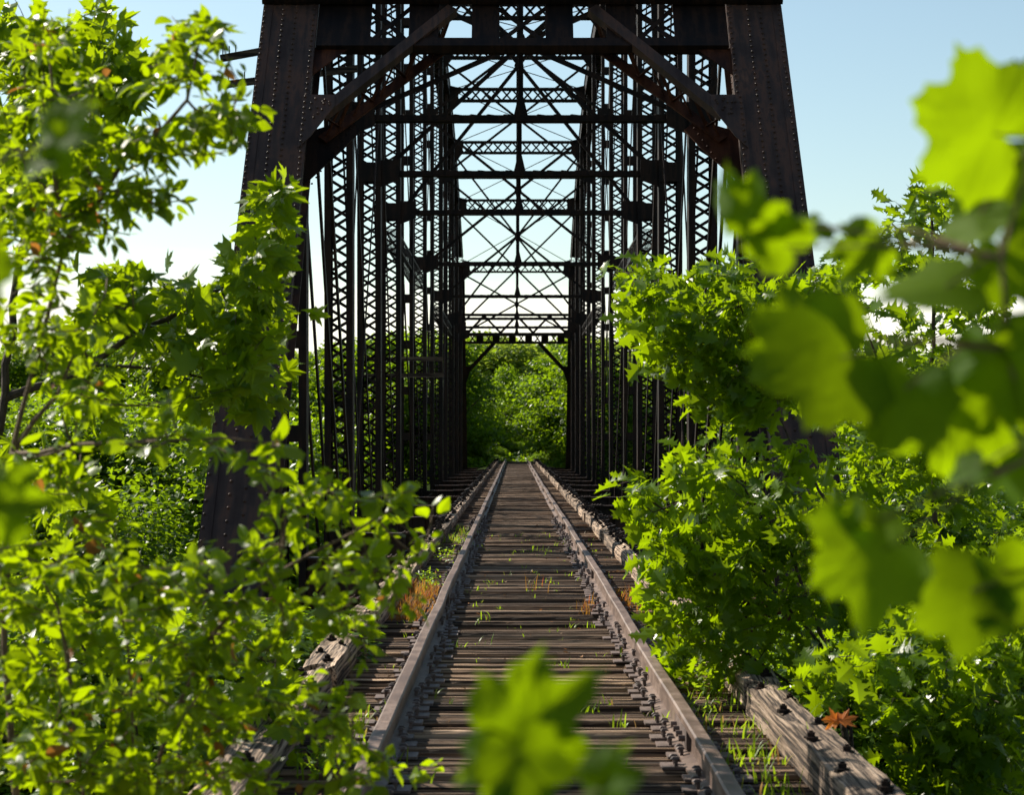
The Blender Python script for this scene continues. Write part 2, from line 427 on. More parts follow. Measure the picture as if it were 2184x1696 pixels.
# --- longitudinal laced struts at mid height
for sx in (-1,1):
    for a,b in ((4,6),(8,10)):
        mb = MB(); X = sx*TL
        for z in (MID-.85, MID-.45):
            for q in (-.16,.16): mb.beam((X+q,ky(a)+.25,z),(X+q,ky(b)-.25,z),.04,.06)
        L = ky(b)-ky(a)-.5; n = int(L/.3)
        for q in (MID-.91,MID-.39):
            for i in range(n):
                y = ky(a)+.25+i*.3
                mb.beam((X-.15,y,q),(X+.15,y+.28,q),.05,.012)
        for q in (-.17,.17):
            for i in range(n): mb.beam((X+q,ky(a)+.25+i*.3,MID-.85 if i%2 else MID-.45),(X+q,ky(a)+.55+i*.3,MID-.45 if i%2 else MID-.85),.012,.04)
        part(mb,'longitudinal_strut')
# --- mid-height struts, with end plates
def strut_box(k, z, half=TL-.27, w=.16, h=.10, gus=True):
    mb = MB(); y = ky(k)
    for dy in (-.12,.12):
        mb.box(-half, half, y+dy-.05, y+dy+.05, z-.055, z-.035); mb.box(-half,half,y+dy-.01,y+dy+.01,z-.034,z+.06)
    n = 20
    for i in range(n):
        x0 = -half+2*half*i/n; mb.beam((x0,y-.12,z+.07),(x0+2*half/n,y+.12,z+.07),.05,.012)
    for e in (-1,1):
        mb.box(min(e*half,e*(half-.42)),max(e*half,e*(half-.42)), y-.20,y-.18, z-.16,z+.30)
        mb.prism([(e*(half-.42),y-.20,z-.16),(e*(half-.0),y-.20,z-.16),(e*half,y-.20,z-.32)],(0,.02,0))
    part(mb,'mid_strut')
MIDK = [2,3,4,6,8,10,11,12]
for k in MIDK: strut_box(k, MID)
for k in (6,8): strut_box(k, 12.56, gus=False)
def angle(mb,a,b,w):
    mb.beam(a,b,w,.02,(0,1,0)); mb.beam(a,b,.02,w*.7,(0,1,0),off=(w/2,.0))
for k in (2,3,4,6,8,10,11,12):
    y = ky(k); h = TL-.30; zt = TOPZ[k]-.72
    lv = [MID, 12.56, zt] if k in (6,8) else [MID, zt]
    for za,zb in zip(lv[:-1],lv[1:]):
        for e in (-1,1):
            mb = MB(); angle(mb,(-e*h,y+.04*e,za+.06),(e*h,y+.04*e,zb),.085); part(mb,'sway_brace')
        mb = MB(); zc = (za+zb)/2
        mb.prism([(-.06,y-.07,zc-.2),(.06,y-.07,zc-.2),(.13,y-.07,zc),(.06,y-.07,zc+.2),(-.06,y-.07,zc+.2),(-.13,y-.07,zc)],(0,.02,0)); part(mb,'gusset_plate')
    mb = MB()
    mb.box(-.048,-.036,y-.06,y+.06,MID,TOPZ[k]); mb.box(.036,.048,y-.06,y+.06,MID,TOPZ[k]); mb.box(-.036,.036,y-.012,y+.012,MID,TOPZ[k])
    mb.prism([(-.16,y-.08,MID-.05),(.16,y-.08,MID-.05),(.05,y-.08,MID+.42),(-.05,y-.08,MID+.42)],(0,.015,0))
    part(mb,'centre_post')
# top lateral struts and rods
for k in (1,2,3,4,5,6,7,8,9,10,11,12):
    mb = MB(); y = TOPY[k]; z1 = TOPZ[k]-.02; z0 = z1-.62; h = TL-.3
    for dy in (-.2,.2):
        mb.box(-h,h,y+dy-.05,y+dy+.05,z1-.08,z1); mb.box(-h,h,y+dy-.05,y+dy+.05,z0,z0+.08)
        n = 13
        for i in range(n):
            x0 = -h+2*h*i/n; x1 = x0+2*h/n
            mb.beam((x0,y+dy-.052*np.sign(dy),z0+.04),(x1,y+dy-.052*np.sign(dy),z1-.04),.012,.05); mb.beam((x1,y+dy-.066*np.sign(dy),z0+.04),(x0,y+dy-.066*np.sign(dy),z1-.04),.012,.05)
    for e in (-1,1):
        mb.prism([(e*h,y-.27,z1+.1),(e*(h-.42),y-.27,z1),(e*(h-.42),y-.27,z0),(e*h,y-.27,z0-.55)],(0,.02,0))
    part(mb,'top_strut')
for k in range(1,12):
    mb = MB(); h = TL-.4
    a, b = TOPY[k]+.15, TOPY[k+1]-.15
    for e in (-1,1):
        p, q = np.array([-e*h,a,TOPZ[k]-.1]), np.array([e*h,b,TOPZ[k+1]-.1])
        mb.tube([p,q],.022,5)
        mb.beam(p-(q-p)*.01, p+(q-p)*.03, .09,.09)
    part(mb,'lateral_rod')
# --- floor
FT = -.42
for k in range(14):
    mb = MB(); y = ky(k)
    mb.box(-TL+.2,TL-.2,y-.17,y+.17,FT-.03,FT); mb.box(-TL+.2,TL-.2,y-.17,y+.17,FT-1.05,FT-1.02)
    mb.box(-TL+.2,TL-.2,y-.012,y+.012,FT-1.02,FT-.03)
    for sx in (-1,1):
        mb.box(min(sx*1.5,sx*2.25),max(sx*1.5,sx*2.25),y-.165,y+.165,FT,FT+.012)
        for i in range(10):
            for yy in (-.12,.12): mb.dome((sx*(1.53+i*.075),y+yy,FT+.012),(0,0,1),.024,.03,6)
        for i in range(6): mb.box(sx*(1.6+i*.3)-.01,sx*(1.6+i*.3)+.01,y-.14,y+.14,FT-1.02,FT-.03)
    part(mb,'floor_beam',M_RED if k==0 else M_POST)
for x in (-1.15,-.6,.6,1.15):
    mb = MB()
    mb.box(x-.12,x+.12,-2,ky(13)+16,FT-.045,FT-.02); mb.box(x-.008,x+.008,-2,ky(13)+16,FT-.9,FT-.045); mb.box(x-.12,x+.12,-2,ky(13)+16,FT-.925,FT-.9)
    part(mb,'stringer')
mb = MB()
for k in range(13):
    for e in (-1,1): mb.beam((-e*(TL-.3),ky(k),FT-1.1-.02*e),(e*(TL-.3),ky(k+1),FT-1.1-.02*e),.1,.02)
part(mb,'bottom_lateral')
for (y0,y1) in ((ky(0)-1.2,ky(0)+1.0),(ky(13)-1.0,ky(13)+1.2)):
    mb = MB()
    for i in range(14):
        z1 = -2.0-i*.6; g = .02*i
        mb.box(-4.4-g*3,4.4+g*3,y0-g,y1+g,z1-.57,z1)
    part(mb,'stone_pier',M_STONE)

# ------------------------------------------------------------------ track
TT = -.175     # tie tops
def tie_mesh(seed, W, nx=26, ny=15):
    r = np.random.default_rng(seed); L = 3.02
    xs = np.linspace(-L/2, L/2, nx); xs[1:-1] += r.normal(0,.012,nx-2)
    u = np.linspace(-W/2, W/2, ny)
    prof = r.normal(0,.006,ny); prof[[0,-1]] -= .03; prof[[1,-2]] -= .008
    cr = r.choice(np.arange(2,ny-2), 4, replace=False); prof[cr] -= r.uniform(.03,.07,4); cr2 = r.choice(np.arange(1,ny-1), 3, replace=False); prof[cr2] += r.uniform(.004,.012,3)
    Z = np.zeros((nx,ny)); ph = r.uniform(0,6,4)
    for i,x in enumerate(xs):
        z = prof*(.85+.25*math.sin(x*1.1+ph[0])) + r.normal(0,.0010,ny)
        Z[i] = z + .003*math.sin(x*1.3+ph[1])
        if i in (0,nx-1): Z[i] -= r.uniform(0,.03,ny)
    YW = u[None,:] + .003*np.sin(xs[:,None]*1.7+ph[2]) + r.normal(0,.0006,(nx,ny))
    V = []; H = .215
    for i in range(nx):
        for j in range(ny): V.append((xs[i], YW[i,j], Z[i,j]))
    base = len(V)
    for i in range(nx): V += [(xs[i], YW[i,0]-.003, -H),(xs[i], YW[i,-1]+.003, -H)]
    Fq = [[i*ny+j,(i+1)*ny+j,(i+1)*ny+j+1,i*ny+j+1] for i in range(nx-1) for j in range(ny-1)]
    for i in range(nx-1):
        a,b = base+2*i, base+2*(i+1)
        Fq += [[a,b,(i+1)*ny,i*ny],[a+1,i*ny+ny-1,(i+1)*ny+ny-1,b+1],[a,a+1,b+1,b]]
    F3 = []
    for (i,flip) in ((0,False),(nx-1,True)):
        c = base+2*i
        ring = [i*ny+j for j in range(ny)]
        for j in range(ny-1): F3.append([c,ring[j],ring[j+1]] if flip else [c,ring[j+1],ring[j]])
        F3.append([c,ring[-1],c+1] if flip else [c,c+1,ring[-1]])
    return mesh_np('tie', V, [np.array(Fq),np.array(F3)], M_TIE)
TIES = [tie_mesh(100+i, .212+.028*random.random()) for i in range(9)]
def plate_mesh():
    mb = MB()
    mb.box(-.155,.155,-.075,.075,-.002,.010)
    for sx in (-1,1):
        for yy in ((-.045,.05) if sx>0 else (-.05,.03)):
            x = sx*.088; mb.box(x-.008,x+.008,yy-.008,yy+.008,.0,.05)
            mb.add([(x-.026,yy-.015,.045),(x+.016,yy-.015,.045),(x+.016,yy+.015,.045),(x-.026,yy+.015,.045),(x-.014,yy-.009,.056),(x+.008,yy-.009,.056),(x+.008,yy+.009,.056),(x-.014,yy+.009,.056)], MB.BOXF)
    return mesh_np('tie_plate', np.concatenate(mb.v), [np.concatenate(mb.f4)], M_PLATE)
PLATE = plate_mesh()
y = 3.6; ti = 0; stuff_ties = MB(); n_t = 0
while y < 138:
    sp = .262 + random.uniform(-.012,.016)
    if ti in (11,20,22,36,50,51,68,83,104,130,160): sp += .09
    y += sp; me = TIES[random.randrange(9)]
    if y < 84 and n_t < 298:
        dz = random.uniform(-.016,.004) if random.random()>.08 else random.uniform(-.045,-.025)
        o = link('railroad_tie', me, None, (random.uniform(-.05,.05), y, TT+dz))
        o.rotation_euler = (random.uniform(-.02,.02), 0, random.uniform(-.005,.005)+ (math.pi if random.random()<.5 else 0))
        flip = abs(o.rotation_euler[2]) > 1
        if y < 22:
            tag(o,'split grey wooden tie on the near approach before the truss','railroad tie','ties under the near approach track')
        else:
            tag(o,'weathered wooden tie inside the truss among the closely laid deck ties','railroad tie','ties laid along the bridge deck')
        if n_t < 130:
            for sx in (-1,1):
                if random.random() < .04: continue
                p = link('tie_plate', PLATE, o, (sx*.752*(1)+random.uniform(-.012,.012), random.uniform(-.02,.02), .004-dz))
        n_t += 1
    else:
        c = np.array([[-1.5,-.105,-.21],[1.5,-.105,-.21],[1.5,.105,-.21],[-1.5,.105,-.21],[-1.5,-.1,0],[1.5,-.1,0],[1.5,.1,0],[-1.5,.1,0]])
        c = c+np.array([random.uniform(-.06,.06),y,TT+random.uniform(-.02,.004)]); stuff_ties.add(c, MB.BOXF)
    ti += 1
tag(stuff_ties.build('railroad_ties',M_TIE),'row of dark distant ties at the far end of the bridge','railroad ties',kind='stuff')
# rails
prof = [(-.07,-.170),(-.07,-.158),(-.012,-.142),(-.009,-.05),(-.036,-.038),(-.036,-.008),(-.028,0),(.028,0),(.036,-.008),(.036,-.038),(.009,-.05),(.012,-.142),(.07,-.158),(.07,-.170)]
def rail_mb(X, y0, y1, seed):
    r = np.random.default_rng(seed); ys = np.arange(y0,y1,.6); ys = np.append(ys,y1); n = len(prof); V = []
    px = np.cumsum(r.normal(0,.0022,len(ys))); px -= np.linspace(px[0],px[-1],len(px))
    pz = .006*np.sin(ys*.55+seed)+.004*np.sin(ys*1.31+2*seed)
    grow = np.clip((ys-30)/80,0,1)
    for yy,a,b,g in zip(ys,px,pz,grow):
        w = .010*math.sin(yy*.52+seed*1.7)*g
        for (p,q) in prof: V.append((X+p+a+w, yy, q+b*.6-.004))
    Fq = [[i*n+j,(i+1)*n+j,(i+1)*n+(j+1)%n,i*n+(j+1)%n] for i in range(len(ys)-1) for j in range(n)]
    mb = MB(); mb.add(V, Fq); return mb
for sx,lab,jy in ((-1,'left running rail with brown polished head, its far side in shadow',(18.4,)),(1,'right running rail with its pale brown web lit by the sun',(9.9,))):
    R = empty('rail',(sx*.752,3,-.17)); tag(R,lab,'rail',kind=None)
    o = rail_mb(sx*.752,3,139.6,sx+2).build('rail_bar',M_RAIL,R); o.location = (-sx*.752,-3,.17)
    jj = [jy[0]+11.9*i for i in range(11)]
    for q in jj:
        if q > 136: break
        for fs in (-1,1):
            mb = MB(); X = sx*.752+fs*.028
            mb.box(X-.014,X+.014,q-.32,q+.32,-.138,-.046)
            for i in range(4): mb.tube([(X+fs*.01,q-.24+.16*i,-.092),(X+fs*.045,q-.24+.16*i,-.092)],.017,6)
            b = mb.build('joint_bar',M_PLATE,R); b.location = (-sx*.752,-3,.17)
# guard timbers
def timber_mesh(L, seed, W=.22, H=.17):
    r = np.random.default_rng(seed); n = int(L/.16)+2; ys = np.linspace(-L/2,L/2,n)
    ring = [(-W/2,-H),(-W/2,-H*.5),(-W/2+.006,-.012),(-W*.25,0),(0,.002),(W*.2,0),(W/2-.006,-.014),(W/2,-H*.45),(W/2,-H)]
    m = len(ring); V = []; b = r.normal(0,.012,m)
    for i,yy in enumerate(ys):
        b = b*.85+r.normal(0,.005,m)
        for j,(x,z) in enumerate(ring):
            ee = .03*r.random() if i in (0,n-1) else 0
            V.append((x+(b[j] if 0<j<m-1 else 0)*.7, yy-ee*np.sign(yy), z+(b[(j+3)%m] if 0<j<m-1 else 0)-(ee*.6 if 0<j<m-1 else 0)))
    Fq = [[i*m+j,(i+1)*m+j,(i+1)*m+(j+1)%m,i*m+(j+1)%m] for i in range(n-1) for j in range(m)]
    F3 = [[0,j,j+1] for j in range(1,m-1)]+[[(n-1)*m,(n-1)*m+j+1,(n-1)*m+j] for j in range(1,m-1)]
    return mesh_np('timber',V,[np.array(Fq),np.array(F3)],M_TIMBER)
def bolt_mb(mb, x, y, z, s=1):
    mb.tube([(x,y,z-.01),(x,y,z+.008)],.034*s,8); mb.tube([(x,y,z+.008),(x,y,z+.028*s)],.020*s,6); mb.tube([(x,y,z+.024*s),(x,y,z+.036*s)],.010*s,6)
TM = [timber_mesh(3.55,200+i) for i in range(5)]
for sx in (-1,1):
    yy = 4.0 if sx>0 else 4.6; i = 0
    side = 'left' if sx<0 else 'right'
    while yy < 137:
        L = 3.6; y_c = yy+L/2
        dz = random.uniform(-.012,.008); x = sx*1.30+random.uniform(-.012,.012)
        t = empty('guard_timber',(x,y_c,TT+.17+dz),random.uniform(-.006,.006))
        if i < 5:
            lab = {('right',0):'pale split guard timber in the bottom right beside the ties',('right',1):'guard timber on the right carrying an orange dead leaf and bolts',
             ('right',2):'cracked guard timber half under the right shrub with grass tufts',('right',3):'guard timber on the right hidden by drooping oak leaves',('right',4):'fifth guard timber from the front on the right of the track',
             ('left',0):'broken pale guard timber at the bottom left under leaves',('left',1):'ragged guard timber at lower left behind blurred leaves',('left',2):'guard timber on the left with bolts and a small sprout',
             ('left',3):'guard timber on the left beside the rust coloured weeds',('left',4):'guard timber on the left beside the portal entrance'}[(side,i)]
            tag(t,lab,'guard timber','guard timbers along the track edges')
        else: tag(t,'weathered guard timber crusted with bolts along the %s edge of the deck ties'%side,'guard timber','guard timbers on the bridge, %s edge'%side)
        link('timber', TM[random.randrange(5)], t)
        nb = 8 if i < 5 else 22
        if i < 5:
            for q in range(nb):
                mb = MB(); bolt_mb(mb,(-.05 if q%2 else .045)+random.uniform(-.01,.01),-1.6+q*.44+random.uniform(-.05,.05),.0,1.0)
                mb.build('bolt',M_STEEL,t)
        else:
            mb = MB()
            for q in range(nb):
                bolt_mb(mb,sx*random.choice((.08,.05,0.02,-.04)),-1.7+q*.16+random.uniform(-.04,.04),.0,random.uniform(.9,1.7))
                if random.random()<.5: bx = sx*.08; b0=-1.7+q*.16; mb.beam((bx-.05,b0,.012),(bx+.06,b0+random.uniform(-.06,.06),.02+random.random()*.03),.05,.02)
            tag(mb.build('bolts',M_STEEL,t),kind='stuff')
        yy += L+.03+ (random.random()*.12); i += 1

# ------------------------------------------------------------------ leaves
def tpl_from_outline(rows):
    """rows: (x, halfwidth) along a midrib -> folded leaf"""
    n = len(rows); V = []; Fq = []
    for (x,w) in rows:
        z = -.16*x*x
        V += [(x,-w,z+.28*w),(x,0,z),(x,w,z+.28*w)]
    for i in range(n-1):
        a,b = 3*i,3*(i+1); Fq += [[a,b,b+1,a+1],[a+1,b+1,b+2,a+2]]
    return np.array(V), np.array(Fq), None
OVATE = tpl_from_outline([(0,.01),(.12,.13),(.3,.23),(.5,.245),(.7,.18),(.87,.08),(1,.004)])
def lobed_tpl(polar, curl=.2, petiole=.0):
    pts = [(r*math.cos(math.radians(a)), r*math.sin(math.radians(a))) for a,r in polar]
    full = pts + [(x,-y) for x,y in reversed(pts[1:])]
    V = [(.0,0,0.02)]
    for x,y in full:
        r2 = x*x+y*y; V.append((x,y,-curl*r2+.10*abs(y)))
    n = len(full); F3 = [[0,1+i,1+(i+1)%n] for i in range(n)]
    V = np.array(V); V[:,0] += .30
    return V, None, np.array(F3)
SYC = lobed_tpl([(0,.95),(7,.74),(12,.74),(19,.50),(28,.47),(36,.66),(43,.88),(50,.66),(58,.64),(68,.44),(80,.46),(93,.66),(104,.46),(125,.36),(150,.30),(176,.16)])
MAPLE = lobed_tpl([(0,1.0),(6,.76),(11,.78),(17,.44),(24,.34),(32,.62),(40,.92),(46,.68),(54,.70),(62,.40),(72,.34),(84,.52),(98,.62),(108,.42),(135,.30),(176,.12)], .25)
OAK_ROWS = [(0,.02),(.13,.07),(.18,.30),(.25,.15),(.32,.13),(.40,.28),(.47,.46),(.51,.28),(.57,.15),(.65,.18),(.76,.40),(.78,.22),(.84,.12),(.91,.20),(.94,.08),(1.04,.0)]
OAK = tpl_from_outline(OAK_ROWS)
def leaf_cloud(tpl, pos, dirs, nor, size, tint, name, material, parent=None, jitter=.15, widthvar=.2):
    V, Fq, F3 = tpl; m = len(pos); nv = len(V)
    pos = np.asarray(pos); d = dirs/np.linalg.norm(dirs,axis=1,keepdims=True)
    s = np.cross(nor, d); s /= np.linalg.norm(s,axis=1,keepdims=True)+1e-9
    u = np.cross(d, s)
    size = np.asarray(size)[:,None,None]
    wv = 1+rng.normal(0,widthvar,(m,1,1)).clip(-.5,.5)
    cv = rng.uniform(-.8,2.2,(m,1,1))
    tw = rng.normal(0,.5,(m,1,1))
    lx = V[None,:,0:1]; ly = V[None,:,1:2]*wv; lz = V[None,:,2:3]*cv + tw*V[None,:,0:1]*V[None,:,1:2]
    W = pos[:,None,:] + size*(lx*d[:,None,:] + ly*s[:,None,:] + lz*u[:,None,:])
    W = W.reshape(-1,3); off = (np.arange(m)*nv)[:,None,None]; Fs = []
    if Fq is not None: Fs.append((Fq[None]+off).reshape(-1,4))
    if F3 is not None: Fs.append((F3[None]+off).reshape(-1,3))
    me = mesh_np(name, W, Fs, material, attr=np.repeat(tint, nv))
    return link(name, me, parent)
def rand_dirs(n): 
    v = rng.normal(size=(n,3)); return v/np.linalg.norm(v,axis=1,keepdims=True)

def plant(name, label, cat, base, stems, blobs, ntw, leaves_per, size, tpl, lmat, twl=.22, droop=-.35, group=None, bark=M_BARK, stem_r=.02, tintpow=1.0, depth=.5, up=.8, spread=.35, face=.1, spots=.012):
    """stems: list of polylines (world pts, radius start). blobs: (px,py,rx,ry,d,weight[,half depth])"""
    root = empty(name, tuple(base)); tag(root,label,cat,group)
    O = np.asarray(base,float); wood = MB()
    P_ = []; Rr = []
    for st,r0 in stems:
        st = [np.asarray(p,float) for p in st]; fine = []
        for a,b in zip(st[:-1],st[1:]):
            n = max(2,int(np.linalg.norm(b-a)/.15))
            for i in range(n): fine.append(a+(b-a)*i/n+rng.normal(0,.008,3))
        fine.append(st[-1]); m = len(fine)
        rad = [r0*(1-.75*i/(m-1)) for i in range(m)]
        wood.tube(fine, rad, 7); P_ += fine; Rr += rad
    P_ = [p for p in P_]
    # twig targets
    w = np.array([b[5]*b[2]*b[3] for b in blobs],float); w /= w.sum()
    cnt = rng.multinomial(ntw, w); T = []
    for b,c in zip(blobs,cnt):
        px,py,rx,ry,d = b[:5]; hd = b[6] if len(b)>6 else depth
        for _ in range(c):
            a = rng.uniform(0,2*math.pi); r = math.sqrt(rng.random())
            T.append(at(px+rx*r*math.cos(a), py+ry*r*math.sin(a), d+rng.uniform(-hd,hd)))
    T = np.array(T); 
    sk = np.array(P_); dist = np.array([np.min(np.linalg.norm(sk-t,axis=1)) for t in T])
    pos=[];dr=[];nr=[];sz=[];tn=[]
    SK = list(sk); RR = list(Rr)
    for i in np.argsort(dist):
        t = T[i]; A = np.array(SK); dd = np.linalg.norm(A-t,axis=1)
        # prefer a source that lies lower than the tip
        cost = dd + .35*np.maximum(0, A[:,2]-t[2])
        j = int(np.argmin(cost)); a = A[j]; L = dd[j]
        if L < .03: continue
        mid = (a+t)/2 + np.array([0,0,-.06*L]) + rng.normal(0,.05*L,3)
        n = max(3,int(L/.12)); pts = []
        for q in range(n+1):
            u = q/n; pts.append((1-u)**2*a+2*u*(1-u)*mid+u*u*t)
        r0 = min(RR[j]*.7, stem_r*(.22+.35*min(1,L))); rad = [r0*(1-.7*q/n)+.0012 for q in range(n+1)]
        wood.tube(pts, rad, 4 if r0<.006 else 5)
        for q in range(1,n+1): SK.append(pts[q]); RR.append(rad[q])
        axis = nrm(pts[-1]-pts[max(0,n-2)]); tb = rng.random(); sb = rng.uniform(.8,1.2)
        for q in range(leaves_per):
            back = rng.random()**.8*min(L,twl); u = 1-back/max(L,1e-3)
            k2 = min(n, max(0,int(u*n))); p = pts[k2]+(pts[min(n,k2+1)]-pts[k2])*rng.random()
            rd = rng.normal(size=3); rd[2] *= .5
            dvec = nrm(axis*.7+nrm(rd)*1.0+np.array([0,0,droop]))
            p = p+dvec*size*.22+rng.normal(0,spread*size*.5,3)
            nvec = nrm(np.array([0,-face,up])+rng.normal(0,.5,3))
            pos.append(p);dr.append(dvec);nr.append(nvec);sz.append(size*sb*rng.uniform(.5,1.15));tn.append(1.0 if rng.random()<spots else (.55*tb+.45*rng.random())**tintpow*.86)
    wv = wood.build('branch', bark, root); wv.location = -O
    f = leaf_cloud(tpl, np.array(pos),np.array(dr),np.array(nr),sz,np.array(tn),'foliage',lmat,root); f.location = -O
    return root

# --- dogwood-like shrub at left, out of focus
dS = 5.7
B = [(640,110,120,85,dS,1.1),(600,240,150,80,dS,1.1),(730,330,130,70,dS,1),(560,430,150,80,dS,1.1),(720,440,110,70,dS,.9),(430,520,160,90,dS,1),(500,640,140,60,dS,.7),(300,640,150,110,dS,1),(330,760,110,80,dS,.8),
     (150,450,170,200,dS,.8),(150,90,110,100,dS,.8),(230,230,120,80,dS,.6),(100,760,150,160,dS,1),(60,1080,120,160,dS,.8),(330,980,130,130,dS,.6),(520,1330,60,60,dS-.4,.6),(250,1230,160,120,dS,.5),(460,1450,120,26,dS-.6,1.0),(640,1425,100,24,dS-.6,1.0),(800,1470,140,28,dS-.6,1.0),
     (150,1560,170,110,dS,1.0)]
base = at(150,2900,dS); base[2] = -2.2
stems = [([base, at(20,2000,dS), at(40,1500,dS), at(120,1180,dS), at(230,800,dS), at(300,560,dS)],.020),
         ([at(230,800,dS), at(420,520,dS), at(620,330,dS),at(660,120,dS)],.010),
         ([at(40,1500,dS), at(200,1300,dS),at(330,1000,dS)],.009),
         ([at(40,1500,dS), at(250,1460,dS-.3),at(560,1450,dS-.6),at(900,1460,dS-.6)],.008),
         ([at(230,800,dS), at(170,500,dS), at(155,60,dS)],.010)]
plant('leafy_shrub','tall blurred shrub with small pointed yellow-green leaves at the left edge','shrub',base,stems,B,310,9,.058,OVATE,L_SHRUB,twl=.17,group=None,bark=M_TWIG,depth=.35)
dL = 5.3
B = [(60,1850,160,130,dL,1.3),(330,1800,170,120,dL,1.2),(520,1950,160,120,dL,1),(130,2080,170,150,dL,1),(420,2150,200,160,dL,1.1),(700,2080,160,130,dL,1.1),(120,2350,190,170,dL,1),(450,2420,220,180,dL,1.1),(720,2330,150,170,dL,.9),(250,2560,260,90,dL,1.2),(620,2560,200,80,dL,1),
     (880,1560,110,70,dL,.7),(1080,1590,110,70,dL,.8),(1190,1680,120,90,dL,.9),(1340,1650,110,50,dL,.8),(1000,1750,200,110,dL,.9),(1270,1830,160,110,dL,1.1),(760,1830,130,110,dL,.8),(1080,1960,190,120,dL,1.1),(850,2000,150,110,dL,1),(1330,1960,80,90,dL,.7),(1160,2150,90,110,dL,.7),(1170,2380,90,110,dL,.8),(1180,2540,130,90,dL,.9),(900,2260,120,120,dL,.9),(820,2430,140,110,dL,1),(940,2120,110,80,dL,.7),(820,2570,150,60,dL,1),(1400,1740,60,80,dL,.5),(1450,2520,50,70,dL,.5),
     (730,1760,40,90,dL,.4)]
base = at(500,3200,dL); base[2] = -2.3
stems = [([base, at(520,2500,dL), at(700,2100,dL), at(900,1900,dL),at(1150,1750,dL),at(1330,1660,dL)],.013),
         ([base, at(250,2400,dL), at(200,2000,dL), at(60,1800,dL)],.012),
         ([base, at(450,2300,dL), at(400,2000,dL), at(330,1780,dL)],.010),
         ([base+[.3,0,0], at(1160,2800,dL), at(1165,2400,dL), at(1150,2100,dL),at(1090,1900,dL)],.006),
         ([at(900,1900,dL), at(930,1700,dL), at(890,1540,dL)],.006),([at(1150,1750,dL), at(1120,1650,dL), at(1080,1570,dL)],.005)]
plant('leafy_shrub','low blurred shrub with small pointed leaves filling the bottom left before the track','shrub',base,stems,B,400,8,.058,OVATE,L_SHRUB,twl=.15,bark=M_TWIG,depth=.4)

# --- sycamore sapling, left, in focus
dY = 10.4
B = [(50,110,110,120,dY,1.1),(300,110,110,110,dY,1.1),(390,210,110,100,dY,1.1),(200,260,140,120,dY,1),(40,330,80,200,dY,1),(330,370,80,120,dY,1),(60,650,100,120,dY,.8),(170,560,100,100,dY,.7),
     (880,620,50,40,dY,1.1),(870,700,90,60,dY,1.2),(860,800,105,80,dY,1.2),(790,910,130,70,dY,1.2),(430,900,90,60,dY,.9),(330,960,100,60,dY,.8),(520,980,190,90,dY,.9),(700,1000,160,80,dY,1.1),(880,1010,90,90,dY,1.1),(995,1050,36,34,dY,1),(360,1080,200,70,dY,.7),(640,1130,150,90,dY,1),(830,1130,110,80,dY,1.1),(720,1250,140,70,dY,1),(840,1320,80,60,dY,1),(590,1330,60,50,dY,.8),(300,1200,120,60,dY,.5),(300,1340,70,40,dY,.7),(520,1180,120,60,dY,.7),
     (230,1550,90,80,dY,1),(230,1680,110,90,dY,1),(100,1560,80,120,dY,.7),(80,1400,80,90,dY,.6)]
base = at(-150,2600,dY); base[2] = -2.9
stems = [([base, at(-120,1900,dY), at(20,1300,dY), at(60,900,dY), at(130,500,dY), at(200,150,dY)],.05),
         ([at(20,1300,dY), at(200,1260,dY), at(300,1200,dY), at(460,1090,dY), at(640,1000,dY), at(820,900,dY), at(880,640,dY)],.024),
         ([at(200,1260,dY), at(400,1330,dY), at(560,1345,dY)],.008),([at(300,1200,dY), at(560,1210,dY), at(760,1270,dY), at(850,1310,dY)],.010),
         ([at(130,500,dY), at(300,300,dY), at(390,180,dY)],.012),([at(-80,1700,dY), at(100,1600,dY), at(230,1540,dY)],.012)]
plant('sycamore_sapling','young sycamore with broad lobed leaves reaching across the left end post','tree',base,stems,B,330,5,.112,SYC,L_SYC,twl=.30,depth=.55,up=.45,face=.6,droop=-.45,spread=.5)
dZ = 9.6
B = [(100,1950,180,150,dZ,1),(420,2020,200,160,dZ,.8),(150,2300,200,180,dZ,.9),(500,2350,200,150,dZ,.8),(830,2080,110,90,dZ,1),(930,2230,90,90,dZ,1.3),(830,2350,120,90,dZ,1.2),(760,2500,130,90,dZ,1.2),(350,2540,250,90,dZ,.8)]
base = at(500,3000,dZ); base[2] = -2.9
stems = [([base, at(450,2400,dZ), at(250,2100,dZ), at(100,1900,dZ)],.02),([base, at(700,2500,dZ), at(900,2200,dZ)],.012)]
plant('sycamore_sapling','low sycamore sprout with dark lobed leaves beside the left guard timber','tree',base,stems,B,170,4,.118,SYC,L_SYC,face=.5,up=.5,twl=.3,depth=.5,spread=.5)
